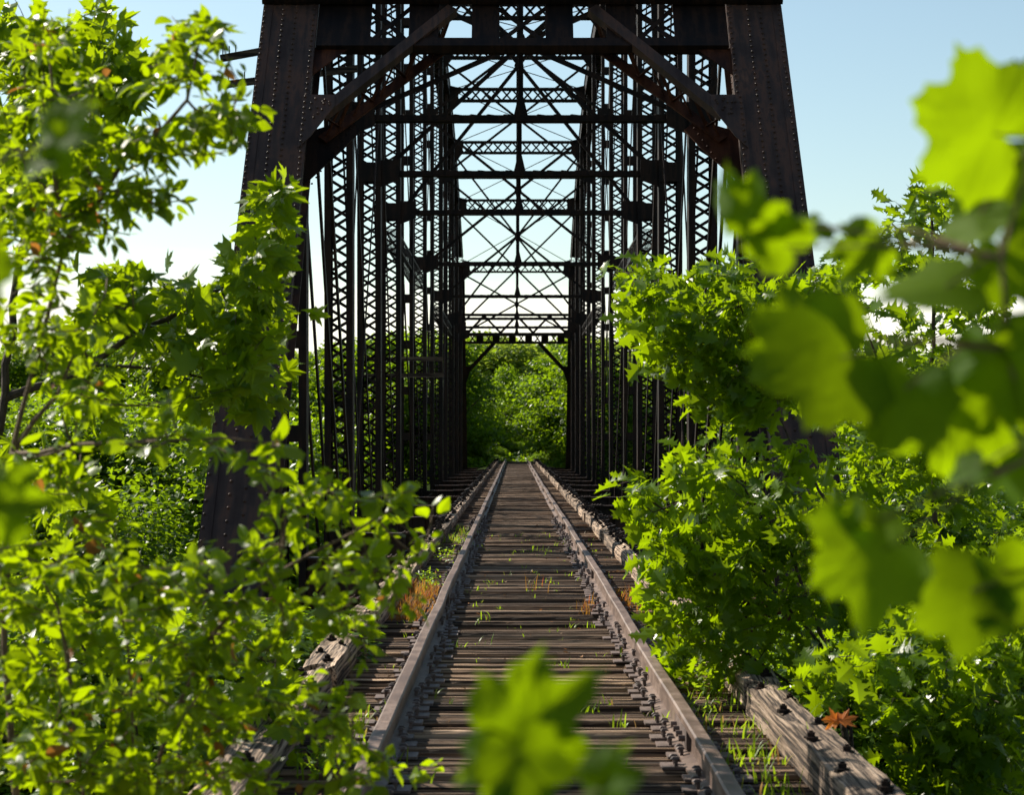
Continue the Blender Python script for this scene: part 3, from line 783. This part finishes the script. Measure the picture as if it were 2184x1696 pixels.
# --- oak saplings at right, in focus
dO = 12.6
B = [(2030,890,40,30,dO,1.2),(2110,920,80,50,dO,1.3),(2130,1000,100,50,dO,1.2),(2220,1050,140,80,dO,1.2),(2240,940,100,60,dO,1),(2400,880,60,50,dO,1.2),(2420,960,110,70,dO,1.2),(2370,1060,120,80,dO,1.1),(2250,1160,130,70,dO,1.2),(2420,1170,150,90,dO,1.2),(2350,1280,130,70,dO,1.2),(2500,1290,120,60,dO,.9),(2420,1370,70,40,dO,.7),
     (2560,1050,110,90,dO,1),(2640,950,110,60,dO,1),(2740,920,100,60,dO,1),(2580,1180,110,90,dO,.8)]
base = at(2840,3000,dO); base[2] = -3.0
stems = [([base, at(2800,2500,dO), at(2700,2000,dO), at(2600,1600,dO), at(2560,1400,dO), at(2480,1250,dO), at(2380,1120,dO), at(2250,1020,dO), at(2090,920,dO)],.035),
         ([at(2560,1400,dO), at(2500,1150,dO),at(2440,1000,dO), at(2400,880,dO)],.014),([at(2700,2000,dO), at(2760,1700,dO), at(2600,1450,dO), at(2560,1350,dO)],.016)]
plant('oak_sapling','oak sapling leaning over the right side of the track with jagged bright leaves','tree',base,stems,B,280,6,.145,OAK,L_OAK,face=.45,up=.55,twl=.28,depth=.6,spread=.5)
dO2 = 12.0
B = [(2080,1610,70,40,dO2,1.2),(2170,1640,110,60,dO2,1.2),(2290,1530,100,50,dO2,1.1),(2230,1500,70,50,dO2,.9),(2420,1560,130,70,dO2,1),(2300,1680,150,80,dO2,1.2),(2480,1700,160,110,dO2,1.2),(2220,1780,110,60,dO2,1.2),(2350,1830,170,100,dO2,1.2),(2560,1850,160,120,dO2,1.1),(2170,1890,110,50,dO2,1.2),(2300,1960,170,90,dO2,1.2),(2500,2020,190,100,dO2,1.1),(2250,2060,100,60,dO2,1.1),(2390,2150,160,90,dO2,1.1),(2230,2150,60,50,dO2,1),(2650,1600,120,130,dO2,.9),(2700,2100,180,120,dO2,1),(2760,1800,150,180,dO2,.9)]
base = at(2900,2850,dO2); base[2] = -3.0
stems = [([base, at(2800,2400,dO2), at(2720,2150,dO2), at(2560,1950,dO2), at(2400,1800,dO2), at(2240,1720,dO2), at(2100,1620,dO2)],.022),
         ([at(2720,2150,dO2), at(2600,1800,dO2), at(2450,1600,dO2), at(2300,1520,dO2)],.014),([at(2800,2400,dO2), at(2600,2250,dO2), at(2400,2120,dO2), at(2250,2080,dO2)],.014)]
plant('oak_sapling','bushy oak sapling spilling low over the ties at right','tree',base,stems,B,310,6,.145,OAK,L_OAK,face=.45,up=.55,twl=.26,depth=.55,spread=.5)
dO3 = 14.5
B = [(3040,640,90,60,dO3,1.2),(3130,640,80,60,dO3,1.1),(2990,700,120,50,dO3,1.1),(2870,740,90,35,dO3,1),(3060,760,150,60,dO3,1),(3150,700,60,80,dO3,.9),(2900,880,160,90,dO3,.8),(3050,920,200,110,dO3,.9),(3290,930,100,80,dO3,.9),(2850,1060,200,120,dO3,.8),(3100,1130,240,150,dO3,.9),(3250,1100,150,150,dO3,.8),
     (2850,1350,220,180,dO3,.8),(3150,1450,260,220,dO3,1),(2900,1650,230,150,dO3,.9),(3200,1750,220,200,dO3,1),(2900,1900,240,180,dO3,.9),(3200,2050,220,160,dO3,1)]
base = at(3150,2700,dO3); base[2] = -3.3
stems = [([base, at(3120,2000,dO3), at(3060,1500,dO3), at(3080,1000,dO3), at(3070,640,dO3)],.04),([at(3060,1500,dO3), at(2900,1200,dO3), at(2820,1000,dO3)],.018),([at(3120,2000,dO3), at(2950,1750,dO3), at(2850,1500,dO3)],.02),([at(3060,1500,dO3), at(3250,1200,dO3), at(3300,950,dO3)],.018)]
plant('oak_sapling','tall oak sapling at far right with its top against the blue sky','tree',base,stems,B,340,6,.145,OAK,L_OAK,face=.45,up=.55,twl=.3,depth=.8,spread=.5)
dO4 = 10.6
B = [(2800,2230,180,90,dO4,.9),(3050,2200,220,120,dO4,1),(3250,2250,150,140,dO4,1),(3000,2380,160,80,dO4,.8),(3200,2430,200,120,dO4,1),(3080,2540,150,80,dO4,.8),(3280,2570,130,70,dO4,1.3),(2960,2480,60,40,dO4,.8),(3330,2000,90,200,dO4,1)]
base = at(3100,3100,dO4); base[2] = -2.9
stems = [([base, at(3060,2600,dO4), at(3010,2300,dO4), at(2850,2200,dO4)],.02),([base, at(3230,2600,dO4), at(3270,2200,dO4), at(3330,1900,dO4)],.018)]
plant('oak_sapling','dark oak sprouts beside the pale guard timber in the lower right corner','tree',base,stems,B,240,6,.14,OAK,L_OAK,face=.45,up=.55,twl=.26,depth=.5,spread=.5)
dJ = 15.0   # cedar sprig at left
# --- near blurred maple leaves
def near_leaves(name,label,base,L,tw,bark=M_TWIG,r0=.006):
    root = empty(name,tuple(base)); tag(root,label,'tree'); wood = MB()
    pos=[];dr=[];nr=[];sz=[];tn=[]
    for (px,py,d,ang,size,tilt,yaw,tint) in L:
        c = at(px,py,d); a = R_(ang)
        dv = nrm([math.cos(a), .25*math.sin(yaw), -math.sin(a)])   # angle measured clockwise on the picture from right
        fw = nrm(np.array([0,-math.cos(tilt),math.sin(tilt)])+np.array([math.sin(yaw),0,0]))
        p0 = c-dv*size*.55
        pos.append(p0);dr.append(dv);nr.append(fw);sz.append(size);tn.append(tint)
        j = min(tw, key=lambda q: np.linalg.norm(q-p0))
        wood.tube([p0+dv*size*.3,(p0+j)/2+np.array([0,0,.01]),j],[.0012,.0016,.002],5)
    wood.tube([np.asarray(base)]+list(tw), [r0]*1+[max(.0022,r0*(1-.8*(i+1)/len(tw))) for i in range(len(tw))], 7)
    w = wood.build('branch',bark,root); w.location = -np.asarray(base)
    f = leaf_cloud(MAPLE_F,np.array(pos),np.array(dr),np.array(nr),sz,np.array(tn),'foliage',L_NEAR,root,widthvar=.05); f.location = -np.asarray(base)
def subdiv_tpl(tpl):
    V,_,F3 = tpl; V = list(map(tuple,V)); out = []; mid = {}
    def md(a,b):
        k = (min(a,b),max(a,b))
        if k not in mid:
            mid[k] = len(V); V.append(tuple((np.array(V[a])+np.array(V[b]))/2))
        return mid[k]
    for a,b,c in F3:
        ab,bc,ca = md(a,b),md(b,c),md(c,a); out += [[a,ab,ca],[ab,b,bc],[ca,bc,c],[ab,bc,ca]]
    V = np.array(V); V[:,2] += .045*np.sin(V[:,0]*7+1)*np.cos(V[:,1]*6)
    return V,None,np.array(out)
BROAD = lobed_tpl([(0,1.0),(4,.90),(9,.86),(13,.88),(18,.76),(24,.70),(30,.74),(35,.86),(38,.84),(43,.98),(47,.86),(53,.84),(57,.86),(64,.72),(72,.66),(80,.72),(86,.70),(94,.82),(101,.68),(112,.64),(124,.66),(136,.54),(152,.46),(166,.34),(178,.16)],.22)
MAPLE_F = subdiv_tpl(subdiv_tpl(BROAD))
dn = 1.85
tw = [at(3700,2500,dn), at(3600,1900,dn), at(3420,1500,dn), at(3320,1150,dn), at(3300,850,dn), at(3400,500,dn)]
b0 = at(3800,3200,dn); b0[2] = -2.2
DK = -1.05
near_leaves('maple_sapling','very blurred close maple sapling with big bright leaves down the right edge',b0,
 [(3200,410,dn,200,.096,.05,-1.15,.2),(3370,270,dn+.1,-70,.06,.9,-.3,.1),(3330,600,dn+.1,150,.070,.6,-.3,.6),(3210,740,dn+.05,120,.05,.8,-.2,.9),(3350,880,dn,60,.06,.3,DK,0),
  (2850,810,dn+.1,185,.048,.6,-.3,.6),(3050,960,dn,168,.078,.9,-.1,.85),(2450,680,dn+.05,232,.058,.1,-1.3,.2),(2560,790,dn+.05,215,.045,.1,DK,.2),(2660,760,dn+.2,150,.035,.4,-.7,.4),
  (2690,1200,dn,165,.098,.0,DK,.0),(2600,1110,dn+.05,205,.06,.1,DK,.0),(2960,1340,dn,112,.072,.2,-.75,.1),(3140,1400,dn+.1,100,.080,.6,-.5,.4),(3300,1230,dn,80,.080,.0,DK,.05),(3350,1520,dn+.1,95,.065,.1,DK,.2),
  (3200,1560,dn,140,.035,.3,-.8,.1),(2850,1840,dn-.05,158,.076,.8,-.2,.8),(2760,1740,dn-.03,245,.04,.4,-.8,.4),(3150,1980,dn,150,.072,.1,DK,.1),(3330,1930,dn,60,.06,.1,DK,.1),(3350,1340,dn+.1,10,.05,1.0,.1,.9)], tw)
b1 = at(1980,3300,1.5); b1[2] = -1.6
near_leaves('maple_sprout','blurred maple sprout with upright pointed leaf at the bottom centre',b1,
 [(1730,2370,1.5,-96,.068,.0,-1.1,.0),(1730,2540,1.48,60,.055,.2,-.85,.1),(1995,2570,1.5,-75,.040,.1,-1.0,.0),(1640,2520,1.5,165,.045,.1,-1.0,.1)],[at(1930,2900,1.5),at(1800,2700,1.5)],r0=.002)
b2 = at(-500,3000,1.8); b2[2] = -2.2
near_leaves('maple_sapling','blurred close maple branch entering from the left edge',b2,
 [(200,430,1.8,-55,.055,.0,-1.42,.0),(110,570,1.8,125,.035,.2,-1.2,.1),(-60,880,1.75,0,.055,.0,DK,.0),(0,1640,1.75,-60,.055,1.0,.2,.6)],[at(-300,2000,1.8),at(-160,1500,1.8),at(-120,900,1.8),at(-60,560,1.8)])

# ------------------------------------------------------------------ grass and weeds on the deck
def blades(name,label,spots,material,h=(.06,.16),n=9,kind='stuff',cat='grass',width=.006,leafy=0):
    V=[];Fq=[];tn=[];base=0; mb = MB()
    for (x,y,cnt,spread,hh) in spots:
        for _ in range(cnt):
            p = np.array([x+rng.normal(0,spread[0]), y+rng.normal(0,spread[1]), TT-.03])
            a = rng.uniform(0,2*math.pi); L = rng.uniform(*h)*hh; bend = rng.uniform(.2,.9)
            dv = np.array([math.cos(a),math.sin(a),0]); sd = np.array([-math.sin(a),math.cos(a),0])*width*rng.uniform(.6,1.3)
            t_ = rng.random()
            for i in range(5):
                u = i/4; c = p+dv*bend*L*u*u*.8+np.array([0,0,L*u*(1-.3*bend*u)+.0])
                w_ = sd*(1-u)**.6*(.6+u*.9) + sd*.05
                V += [c-w_, c+w_]; tn += [t_,t_]
            Fq += [[base+2*i,base+2*i+1,base+2*i+3,base+2*i+2] for i in range(4)]; base += 10
    me = mesh_np(name,np.array(V),[np.array(Fq)],material,attr=np.array(tn)); o = link(name,me)
    tag(o,label,cat,kind=kind); return o
sp = []
for _ in range(230):
    y = 6.5+rng.random()**1.5*26; x = rng.uniform(-1.35,1.35); y = round(y/.26)*.26+.1; sp.append((x,y,rng.integers(2,8),(.03,.02),rng.uniform(.4,.8)))
for _ in range(40): sp.append((rng.uniform(.82,1.12),rng.uniform(7,12.5),8,(.05,.05),rng.uniform(.8,1.2)))
for _ in range(14): sp.append((rng.uniform(-1.1,-.82),rng.uniform(29,33.5),14,(.06,.15),1.3))
for _ in range(10): sp.append((rng.uniform(-1.1,-.82),rng.uniform(9,11),8,(.05,.05),1.0))
for _ in range(16): sp.append((1.3+rng.normal(0,.05),rng.uniform(8.5,12.5),7,(.04,.06),1.7))
blades('grass','thin green grass blades sprouting between the ties',sp,L_GRASS)
sp = [(rng.uniform(-1.15,-.85),rng.uniform(16.6,20.2),26,(.06,.1),rng.uniform(.8,1.4)) for _ in range(44)]
sp += [(rng.uniform(.85,1.1),rng.uniform(17.5,20),14,(.05,.1),1) for _ in range(14)]
sp += [(.55+rng.normal(0,.03),rng.uniform(17,18.4),10,(.03,.05),1) for _ in range(6)]+[(.1,20.5,10,(.05,.2),1.3)]
blades('dry_weeds','rust coloured dry weeds beside the rails before the portal',sp,L_BROWN,h=(.05,.18),cat='weeds',width=.004)
# leafy weeds between right rail and timber
def weed_patch(label, c, n, spread, size):
    pos = np.array(c)+rng.normal(0,1,(n,3))*np.array(spread); pos[:,2] = np.abs(pos[:,2]-TT)+TT
    d = rand_dirs(n)*[1,1,.4]+[0,0,.25]
    o = leaf_cloud(OVATE,pos,d,np.tile([0,0,1.],(n,1))+rng.normal(0,.4,(n,3)),rng.uniform(.6,1.2,n)*size,rng.random(n)*.8,'weed',L_GRASS)
    tag(o,label,'weed',kind='stuff')
weed_patch('clump of bright leafy weeds between the right rail and the guard timber',(.98,12.6,TT+.03),260,(.07,.55,.07),.05)
weed_patch('small leafy green weed at the start of the truss left of the left rail',(-1.0,25.6,TT+.03),90,(.08,.6,.06),.05)
weed_patch('green and red leafed weed above the rust coloured patch',(-1.03,20.6,TT+.05),120,(.09,.5,.07),.055)
weed_patch('green leafy weed beside the left rail near the bottom',(-.98,9.3,TT+.03),130,(.06,.25,.05),.05)
n = 620; lx = rng.uniform(-1.4,1.4,n); lx = np.where(rng.random(n)<.45, np.sign(lx)*(.80+.30*rng.random(n)), lx); ly = 7+rng.random(n)**1.4*30
o = leaf_cloud(OVATE,np.stack([lx,ly,np.full(n,TT+.008)],-1),rand_dirs(n)*[1,1,.25],np.tile([0,0,1.],(n,1))+rng.normal(0,.35,(n,3)),rng.uniform(.02,.05,n),rng.random(n),'leaf_litter',L_LITTER)
tag(o,'small dry leaves and bits of bark lying on the ties','leaf litter',kind='stuff')
# dead leaf
pos = np.array([at(2770,2455,9.35)]); pos[0,2] = TT+.20
pos = np.repeat(pos,3,0)+rng.normal(0,.02,(3,3))*[1,1,.3]
M_DEAD = leaf_mat('dead_leaf_mat',(.35,.10,.015),(.50,.17,.03),(.8,.25,.02),.4,.6)
o = leaf_cloud(SYC,pos,np.array([[1,.2,.1],[-1,.1,.25],[.3,1,.3]]),np.array([[0,-.5,1.],[.3,-.6,1],[0,-.9,.5]]),[.085,.07,.075],np.array([.2,.8,.5]),'dead_leaf',M_DEAD)
tag(o,'curled orange dead leaf lying on the pale guard timber','dead leaf')

# ------------------------------------------------------------------ crossarms of the old line wires, left of the truss
def crossarm(a,b,label,pins=True,w=.10,h=.12):
    a,b = np.asarray(a,float),np.asarray(b,float); c = (a+b)/2
    root = empty('crossarm',tuple(c)); tag(root,label,'crossarm','old wire crossarms on the left of the bridge')
    mb = MB(); mb.beam(a-c,b-c,w,h); mb.build('arm',M_ARM,root)
    if pins:
        for t in (.04,.16,.28):
            p = a+(b-a)*t-c; m2 = MB(); m2.tube([p,p+[0,0,.20]],.011,6); m2.build('pin',M_STEEL,root)
crossarm(at(735,279,36.4),at(1178,225,36.4),'brown wooden crossarm with upright pins, lower of the two left of the end post')
crossarm(at(727,192,36.4),at(905,160,36.4),'short wooden crossarm behind the end post, upper of the two at left')
crossarm(at(1206,1183,60),at(1460,1183,60),'grey crossarm seen behind the left columns, higher of two',False)
crossarm(at(1206,1238,60),at(1462,1236,60),'grey crossarm seen behind the left columns, lower of two',False)

# ------------------------------------------------------------------ ground, river, trees
def gz(x,y):
    x = np.asarray(x,float); y = np.asarray(y,float)
    near = -2.6-1.0*np.clip((np.abs(x)-2)/8,0,1)
    v = near + (-11-near)*np.clip((y-14)/16,0,1)**1.2
    t = np.clip((y-100)/24,0,1); t = t*t*(3-2*t)
    far = -.45 + np.clip((y-138)/90,0,1)*0 
    v = v*(1-t)+(far-1.4*np.clip((np.abs(x)-2.5)/4,0,1))*t
    side = np.clip((np.abs(x)-14)/35,0,1)*np.clip((y-26)/20,0,1)*(1-t)*6.5
    hill = 19*(1/(1+np.exp(-(y-400)/75)))*(1+.22*np.sin(x/60.+.6)+.1*np.sin(x/23.))*np.clip((y-150)/90,0,1)
    back = 2.0*np.clip((-y)/20,0,1)
    return v+side+hill+back
def grid(xs,ys): 
    X,Y = np.meshgrid(xs,ys,indexing='ij'); Z = gz(X,Y)+.12*np.sin(X*.9)*np.sin(Y*.7)
    V = np.stack([X,Y,Z],-1).reshape(-1,3); n = len(ys)
    I = np.arange(len(xs)-1)[:,None]*n+np.arange(n-1)[None]
    Fq = np.stack([I,I+n,I+n+1,I+1],-1).reshape(-1,4); return V,Fq
xs = np.concatenate([np.linspace(-2500,-80,25),np.linspace(-76,76,77),np.linspace(80,2500,25)])
ys = np.concatenate([np.linspace(-200,-5,12),np.linspace(-3,160,110),np.linspace(165,900,60),np.linspace(950,4000,20)])
V,Fq = grid(xs,ys); g = link('ground',mesh_np('ground',V,[Fq],M_GROUND,smooth=True)); tag(g,kind='structure')
mb = MB(); mb.add([(-300,20,-9.2),(300,20,-9.2),(300,118,-9.2),(-300,118,-9.2)],[[0,1,2,3]]); tag(mb.build('river',M_WATER),kind='structure')

QUAD = (np.array([(0,0,0),(.5,-.36,.06),(1,0,-.05),(.5,.36,.06)]), np.array([[0,1,2,3]]), None)
def crown_mesh(seed, Rr, H, nclump, per, leaf, lm, flat=1.0):
    r = np.random.default_rng(seed); pos=[];dr=[];nr=[];tn=[]
    for c in range(nclump):
        u = r.normal(size=3); u /= np.linalg.norm(u); 
        rad = r.random()**.42
        cc = np.array([u[0]*Rr*rad*.82, u[1]*Rr*rad*.82, H*.56+u[2]*H*.40*rad])
        taper = 1-.45*max(0,(cc[2]-H*.6)/(H*.4)); cc[:2] *= taper
        cr = Rr*r.uniform(.20,.38)
        v = r.normal(size=(per,3)); v /= np.linalg.norm(v,axis=1,keepdims=True)
        v[:,2] = np.where(v[:,2]<-.35, -v[:,2]*.5, v[:,2])
        q = cr*(1-.45*r.random(per)**2)[:,None]
        p = cc+v*q*[1,1,.72]+r.normal(0,leaf*.6,(per,3)); pos.append(p)
        dr.append(v*[1,1,.4]+[0,0,-.3]+r.normal(0,.5,(per,3))); nr.append(v*.6+[0,0,.7]+r.normal(0,.45,(per,3)))
        tn.append(np.clip(r.normal(.45+.25*r.normal(),.2,per),0,1))
    pos = np.concatenate(pos); dd = np.concatenate(dr); nn = np.concatenate(nr); tt = np.concatenate(tn); m = len(pos)
    d = dd/np.linalg.norm(dd,axis=1,keepdims=True); s = np.cross(nn,d); s /= np.linalg.norm(s,axis=1,keepdims=True); u = np.cross(d,s)
    V = QUAD[0]; sz = (leaf*r.uniform(.7,1.4,m))[:,None,None]
    W = pos[:,None,:]+sz*(V[None,:,0:1]*d[:,None]+V[None,:,1:2]*s[:,None]+V[None,:,2:3]*u[:,None])
    Fq = (QUAD[1][None]+(np.arange(m)*4)[:,None,None]).reshape(-1,4)
    return mesh_np('crown',W.reshape(-1,3),[Fq],lm,attr=np.repeat(tt,4))
def trunk_mesh(seed,H,Rr):
    r = np.random.default_rng(seed); mb = MB()
    pts = [np.array([0,0,-.5])]; 
    for i in range(1,7): pts.append(np.array([r.normal(0,.12)*i**.5, r.normal(0,.12)*i**.5, H*.13*i]))
    r0 = H*.018; mb.tube(pts,[r0*(1-.13*i) for i in range(7)],8)
    for i in range(14):
        j = r.integers(2,6); a = r.uniform(0,6.28); L = Rr*r.uniform(.5,.85); p = pts[j]
        e = p+np.array([math.cos(a)*L,math.sin(a)*L,L*r.uniform(.3,.9)]); m_ = (p+e)/2+[0,0,-.1*L]
        mb.tube([p,m_,e],[r0*.4,r0*.26,r0*.08],5)
    return mesh_np('trunk',np.concatenate(mb.v),[np.concatenate(mb.f4),np.concatenate(mb.f3)],M_BARK)
FINE = [(crown_mesh(i,3.6,10,52,900,.105,L_TREE),trunk_mesh(i,10,3.6)) for i in range(3)]
MED = [(crown_mesh(20+i,4.0,11,44,260,.24,L_TREE),trunk_mesh(20+i,11,4.0)) for i in range(4)]
FAR = [(crown_mesh(40+i,4.6,11,40,150,.42,L_HILL),trunk_mesh(40+i,11,4.6)) for i in range(4)]
VINE = (crown_mesh(70,1.6,10,34,420,.15,L_TREE),trunk_mesh(70,10,1.6))
def tree(kind,x,y,ztop,label,group,s=None,name='tree',zb=None,sink=0):
    cr,tr = kind; z0 = gz(x,y) if zb is None else zb; z0 = float(z0); z0 -= sink*(ztop-z0)
    sc = (ztop-z0)/ (10.0 if kind in FINE or kind is VINE else 11.0); sc = sc*.97
    root = empty(name,(x,y,z0),random.uniform(0,6.28)); w = s or 1
    root.scale = (sc*w,sc*w,sc); tag(root,label,'tree',group)
    link('crown',cr,root); link('trunk',tr,root)
def tpx(kind,px,top_py,d,label,group=None,s=None,**k):
    p = at(px,top_py,d); tree(kind,p[0],d,p[2],label,group,s,**k)
# beyond the far portal
tpx(MED[0],1660,1188,158,'tall vine draped tree rising left of centre beyond the far portal',s=0.62,sink=.28)
tpx(MED[1],1830,1222,152,'round bright tree right of centre beyond the far portal',s=1.00,sink=.28)
tpx(MED[2],1560,1225,150,'bushy tree at the left inside the far portal opening',s=0.90,sink=.28)
tpx(MED[3],1765,1215,172,'tree standing between the two nearest trees beyond the portal',s=1.00,sink=.28)
tpx(MED[1],1905,1200,165,'tree half hidden behind the right post of the far portal',s=1.00,sink=.28)
tpx(MED[2],1490,1180,168,'tree half hidden behind the left post of the far portal',s=0.90,sink=.28)
tpx(MED[0],1730,1250,190,'darker tree filling the gap behind the vine draped tree',s=1.20,sink=.28)
# low bushes where the track ends
for i,(px,d,tp) in enumerate([(1600,142,1440),(1640,145,1466),(1700,147,1486),(1755,146,1470),(1800,142,1440),(1565,139,1450),(1850,139,1420),(1730,151,1450),(1670,151,1440),(1620,149,1400),(1780,149,1390),(1540,146,1380),(1860,146,1360),(1700,156,1380),(1655,158,1340),(1745,158,1350),(1580,155,1310),(1830,156,1300),(1900,150,1300),(1500,150,1320)]):
    p = at(px,tp,d); tree(MED[i%4],p[0],d,p[2],'leafy bush crowding the far end of the rails','bushes where the track ends',s=1.7 if tp>1420 else 1.3,name='bush',sink=.3)
def rows(n, x0,x1,d0,d1, top, kinds, label, group, sw=(.9,1.3), skip=None):
    for i in range(n):
        px = x0+(x1-x0)*((i*.618034)%1); d = d0+(d1-d0)*((i*.754877+.3)%1)
        p = at(px,0,d)
        if abs(p[0]) < 6.5 and 20<d<128: continue
        tp = top(px)+rng.normal(0,22)
        tpx(kinds[i%len(kinds)],px,tp,d,label,group,s=rng.uniform(*sw),sink=.2)
rows(34,-100,1520,128,150,lambda p:1120-35*math.sin(p/170),MED,'green tree on the far bank left of the bridge','trees on the far bank, left')
rows(26,1880,3500,128,150,lambda p:1135-30*math.sin(p/200),MED,'green tree on the far bank right of the bridge','trees on the far bank, right')
rows(16,-150,1000,52,84,lambda p:1230+ (0 if p<500 else 60)+30*math.sin(p/90),FINE,'dense dark leaved tree below the left side of the bridge','trees beside the river, left',(.9,1.2))
rows(12,2350,3500,50,84,lambda p:1300+30*math.sin(p/90),FINE,'dense tree beside the river right of the bridge','trees beside the river, right',(.9,1.2))
rows(12,-100,700,46,64,lambda p:1540+50*math.sin(p/90),FINE,'dark bushy tree low behind the left shrubs','dark trees at lower left',(1.0,1.4))
rows(8,2650,3500,44,60,lambda p:1500+50*math.sin(p/90),FINE,'dark bushy tree low behind the right saplings','dark trees at lower right',(1.0,1.4))
tpx(FINE[1],3290,1085,90,'distant tree crown against the sky at the right edge',s=.7)
# under the near bank shrubs
rows(10,-200,700,12.5,17,lambda p:1950+80*math.sin(p/110),FINE,'shaded undergrowth bush at the foot of the left sycamore','undergrowth bushes at lower left',(1.5,2.2))
rows(10,2700,3600,14,19,lambda p:1950+60*math.sin(p/110),FINE,'shaded undergrowth bush under the right oak saplings','undergrowth bushes at lower right',(1.5,2.2))
for i,(px,d,tp) in enumerate([(1590,132,1490),(1560,129,1505),(1612,136,1488),(1640,140,1498),(1770,140,1496),(1795,136,1486),(1830,132,1488),(1855,129,1500),(1575,134,1470),(1845,135,1465)]):
    p = at(px,tp,d); tree(MED[i%4],p[0],d,p[2],'low leafy bush beside the far end of the deck','low bushes at the far end of the deck',s=1.6,name='bush',sink=.3)
n = 15000; gx = rng.uniform(-14,14,n); gy = rng.uniform(126,156,n); keep = (np.abs(gx)>1.45)|(gy>139.6); gx=gx[keep]; gy=gy[keep]; n=len(gx)
pos = np.stack([gx,gy,gz(gx,gy)+.05+rng.random(n)**2*(.35+.9*np.clip((np.abs(gx)-1.6)/3,0,1)+.5*(gy>141))],-1)
o = leaf_cloud(QUAD,pos,rand_dirs(n)*[1,1,.5]+[0,0,.25],np.tile([0,-.2,1.],(n,1))+rng.normal(0,.5,(n,3)),rng.uniform(.12,.30,n),rng.random(n)*.86,'undergrowth',L_TREE)
tag(o,'bright leafy ground cover round the far end of the rails','ground cover',kind='stuff')
# hillside
n = 0
for i in range(165):
    d = 220+((i*.754877)%1)*300; u = (i*.618034)%1; px = 1450+500*u if i%5<2 else -100+3600*u
    p = at(px,0,d); z0 = float(gz(p[0],d)); h = rng.uniform(12,18)
    zt = min(z0+h, CZ+(HY-1112-abs(rng.normal(0,12))-40*min(1,((px-1700)/900)**2)+18*math.sin(px/60.))/F*d); zt = max(zt,z0+5)
    tree(FAR[i%4],p[0],d,zt,'small round tree crown on the wooded hillside','trees on the far hillside',s=rng.uniform(1.0,1.5))

# ------------------------------------------------------------------ camera, sun, sky
cam = bpy.data.cameras.new('camera'); co = bpy.data.objects.new('camera',cam); COL.objects.link(co); scene.camera = co
co.location = (CX,0,CZ); co.rotation_euler = (R_(90),0,0)
cam.sensor_width = 36; cam.lens = 36*F/3374; cam.shift_x = -(VX-1687)/3374; cam.shift_y = (HY-1310)/3374
cam.clip_end = 9000; cam.clip_start = .05
cam.dof.use_dof = True; cam.dof.focus_distance = 22; cam.dof.aperture_fstop = 6.0
EL, AZ = 38, 39      # sun: elevation, degrees forward of due left
sd = np.array([-math.cos(R_(EL))*math.cos(R_(AZ)), math.cos(R_(EL))*math.sin(R_(AZ)), math.sin(R_(EL))])
sl = bpy.data.lights.new('sun','SUN'); sl.energy = 5.0; sl.angle = R_(.5); sl.color = (1,.92,.80)
so = bpy.data.objects.new('sun',sl); COL.objects.link(so)
from mathutils import Vector
so.rotation_euler = Vector(sd).to_track_quat('Z','Y').to_euler()
w = bpy.data.worlds.new('World'); scene.world = w; w.use_nodes = True; nt = w.node_tree; nt.nodes.clear()
wo = nt.nodes.new('ShaderNodeOutputWorld'); bg = nt.nodes.new('ShaderNodeBackground')
sky = nt.nodes.new('ShaderNodeTexSky'); sky.sky_type = 'NISHITA'; sky.sun_disc = False
sky.sun_elevation = R_(EL); sky.sun_rotation = math.atan2(sd[0],sd[1]); sky.air_density = 1.0; sky.dust_density = .6; sky.ozone_density = 1.2
tc = nd(nt,'ShaderNodeTexCoord'); sx_ = nd(nt,'ShaderNodeSeparateXYZ',{0:(tc,'Generated')})
mp = nd(nt,'ShaderNodeMapping',{'Vector':(tc,'Generated'),'Scale':(3.0,3.0,34.0)})
nz = nd(nt,'ShaderNodeTexNoise',{'Vector':mp,'Scale':1.6,'Detail':7.0,'Roughness':.55})
nmul = nd(nt,'ShaderNodeMath',{0:(nz,0),1:.055},operation='MULTIPLY')
el = nd(nt,'ShaderNodeMath',{0:(sx_,2),1:nmul},operation='ADD')
cf = nd(nt,'ShaderNodeMapRange',{0:el,1:.118,2:.090,3:0.0,4:.85}); cf.interpolation_type = 'SMOOTHSTEP'
cl = nd(nt,'ShaderNodeMix',{0:(cf,0),6:(sky,0),7:(9.4,9.0,8.6,1)},data_type='RGBA')
tn_ = nd(nt,'ShaderNodeMix',{0:1.0,6:(cl,2),7:(1.22,1.22,1.08,1)},data_type='RGBA',blend_type='MULTIPLY'); nt.links.new(tn_.outputs[2],bg.inputs[0]); bg.inputs[1].default_value = .066
nt.links.new(bg.outputs[0],wo.inputs[0])
scene.view_settings.view_transform = 'Standard'; scene.view_settings.look = 'None'; scene.view_settings.gamma = 1; scene.view_settings.exposure = .95
scene.render.engine = 'CYCLES'
scene.cycles.max_bounces = 7; scene.cycles.transparent_max_bounces = 4; scene.cycles.transmission_bounces = 3
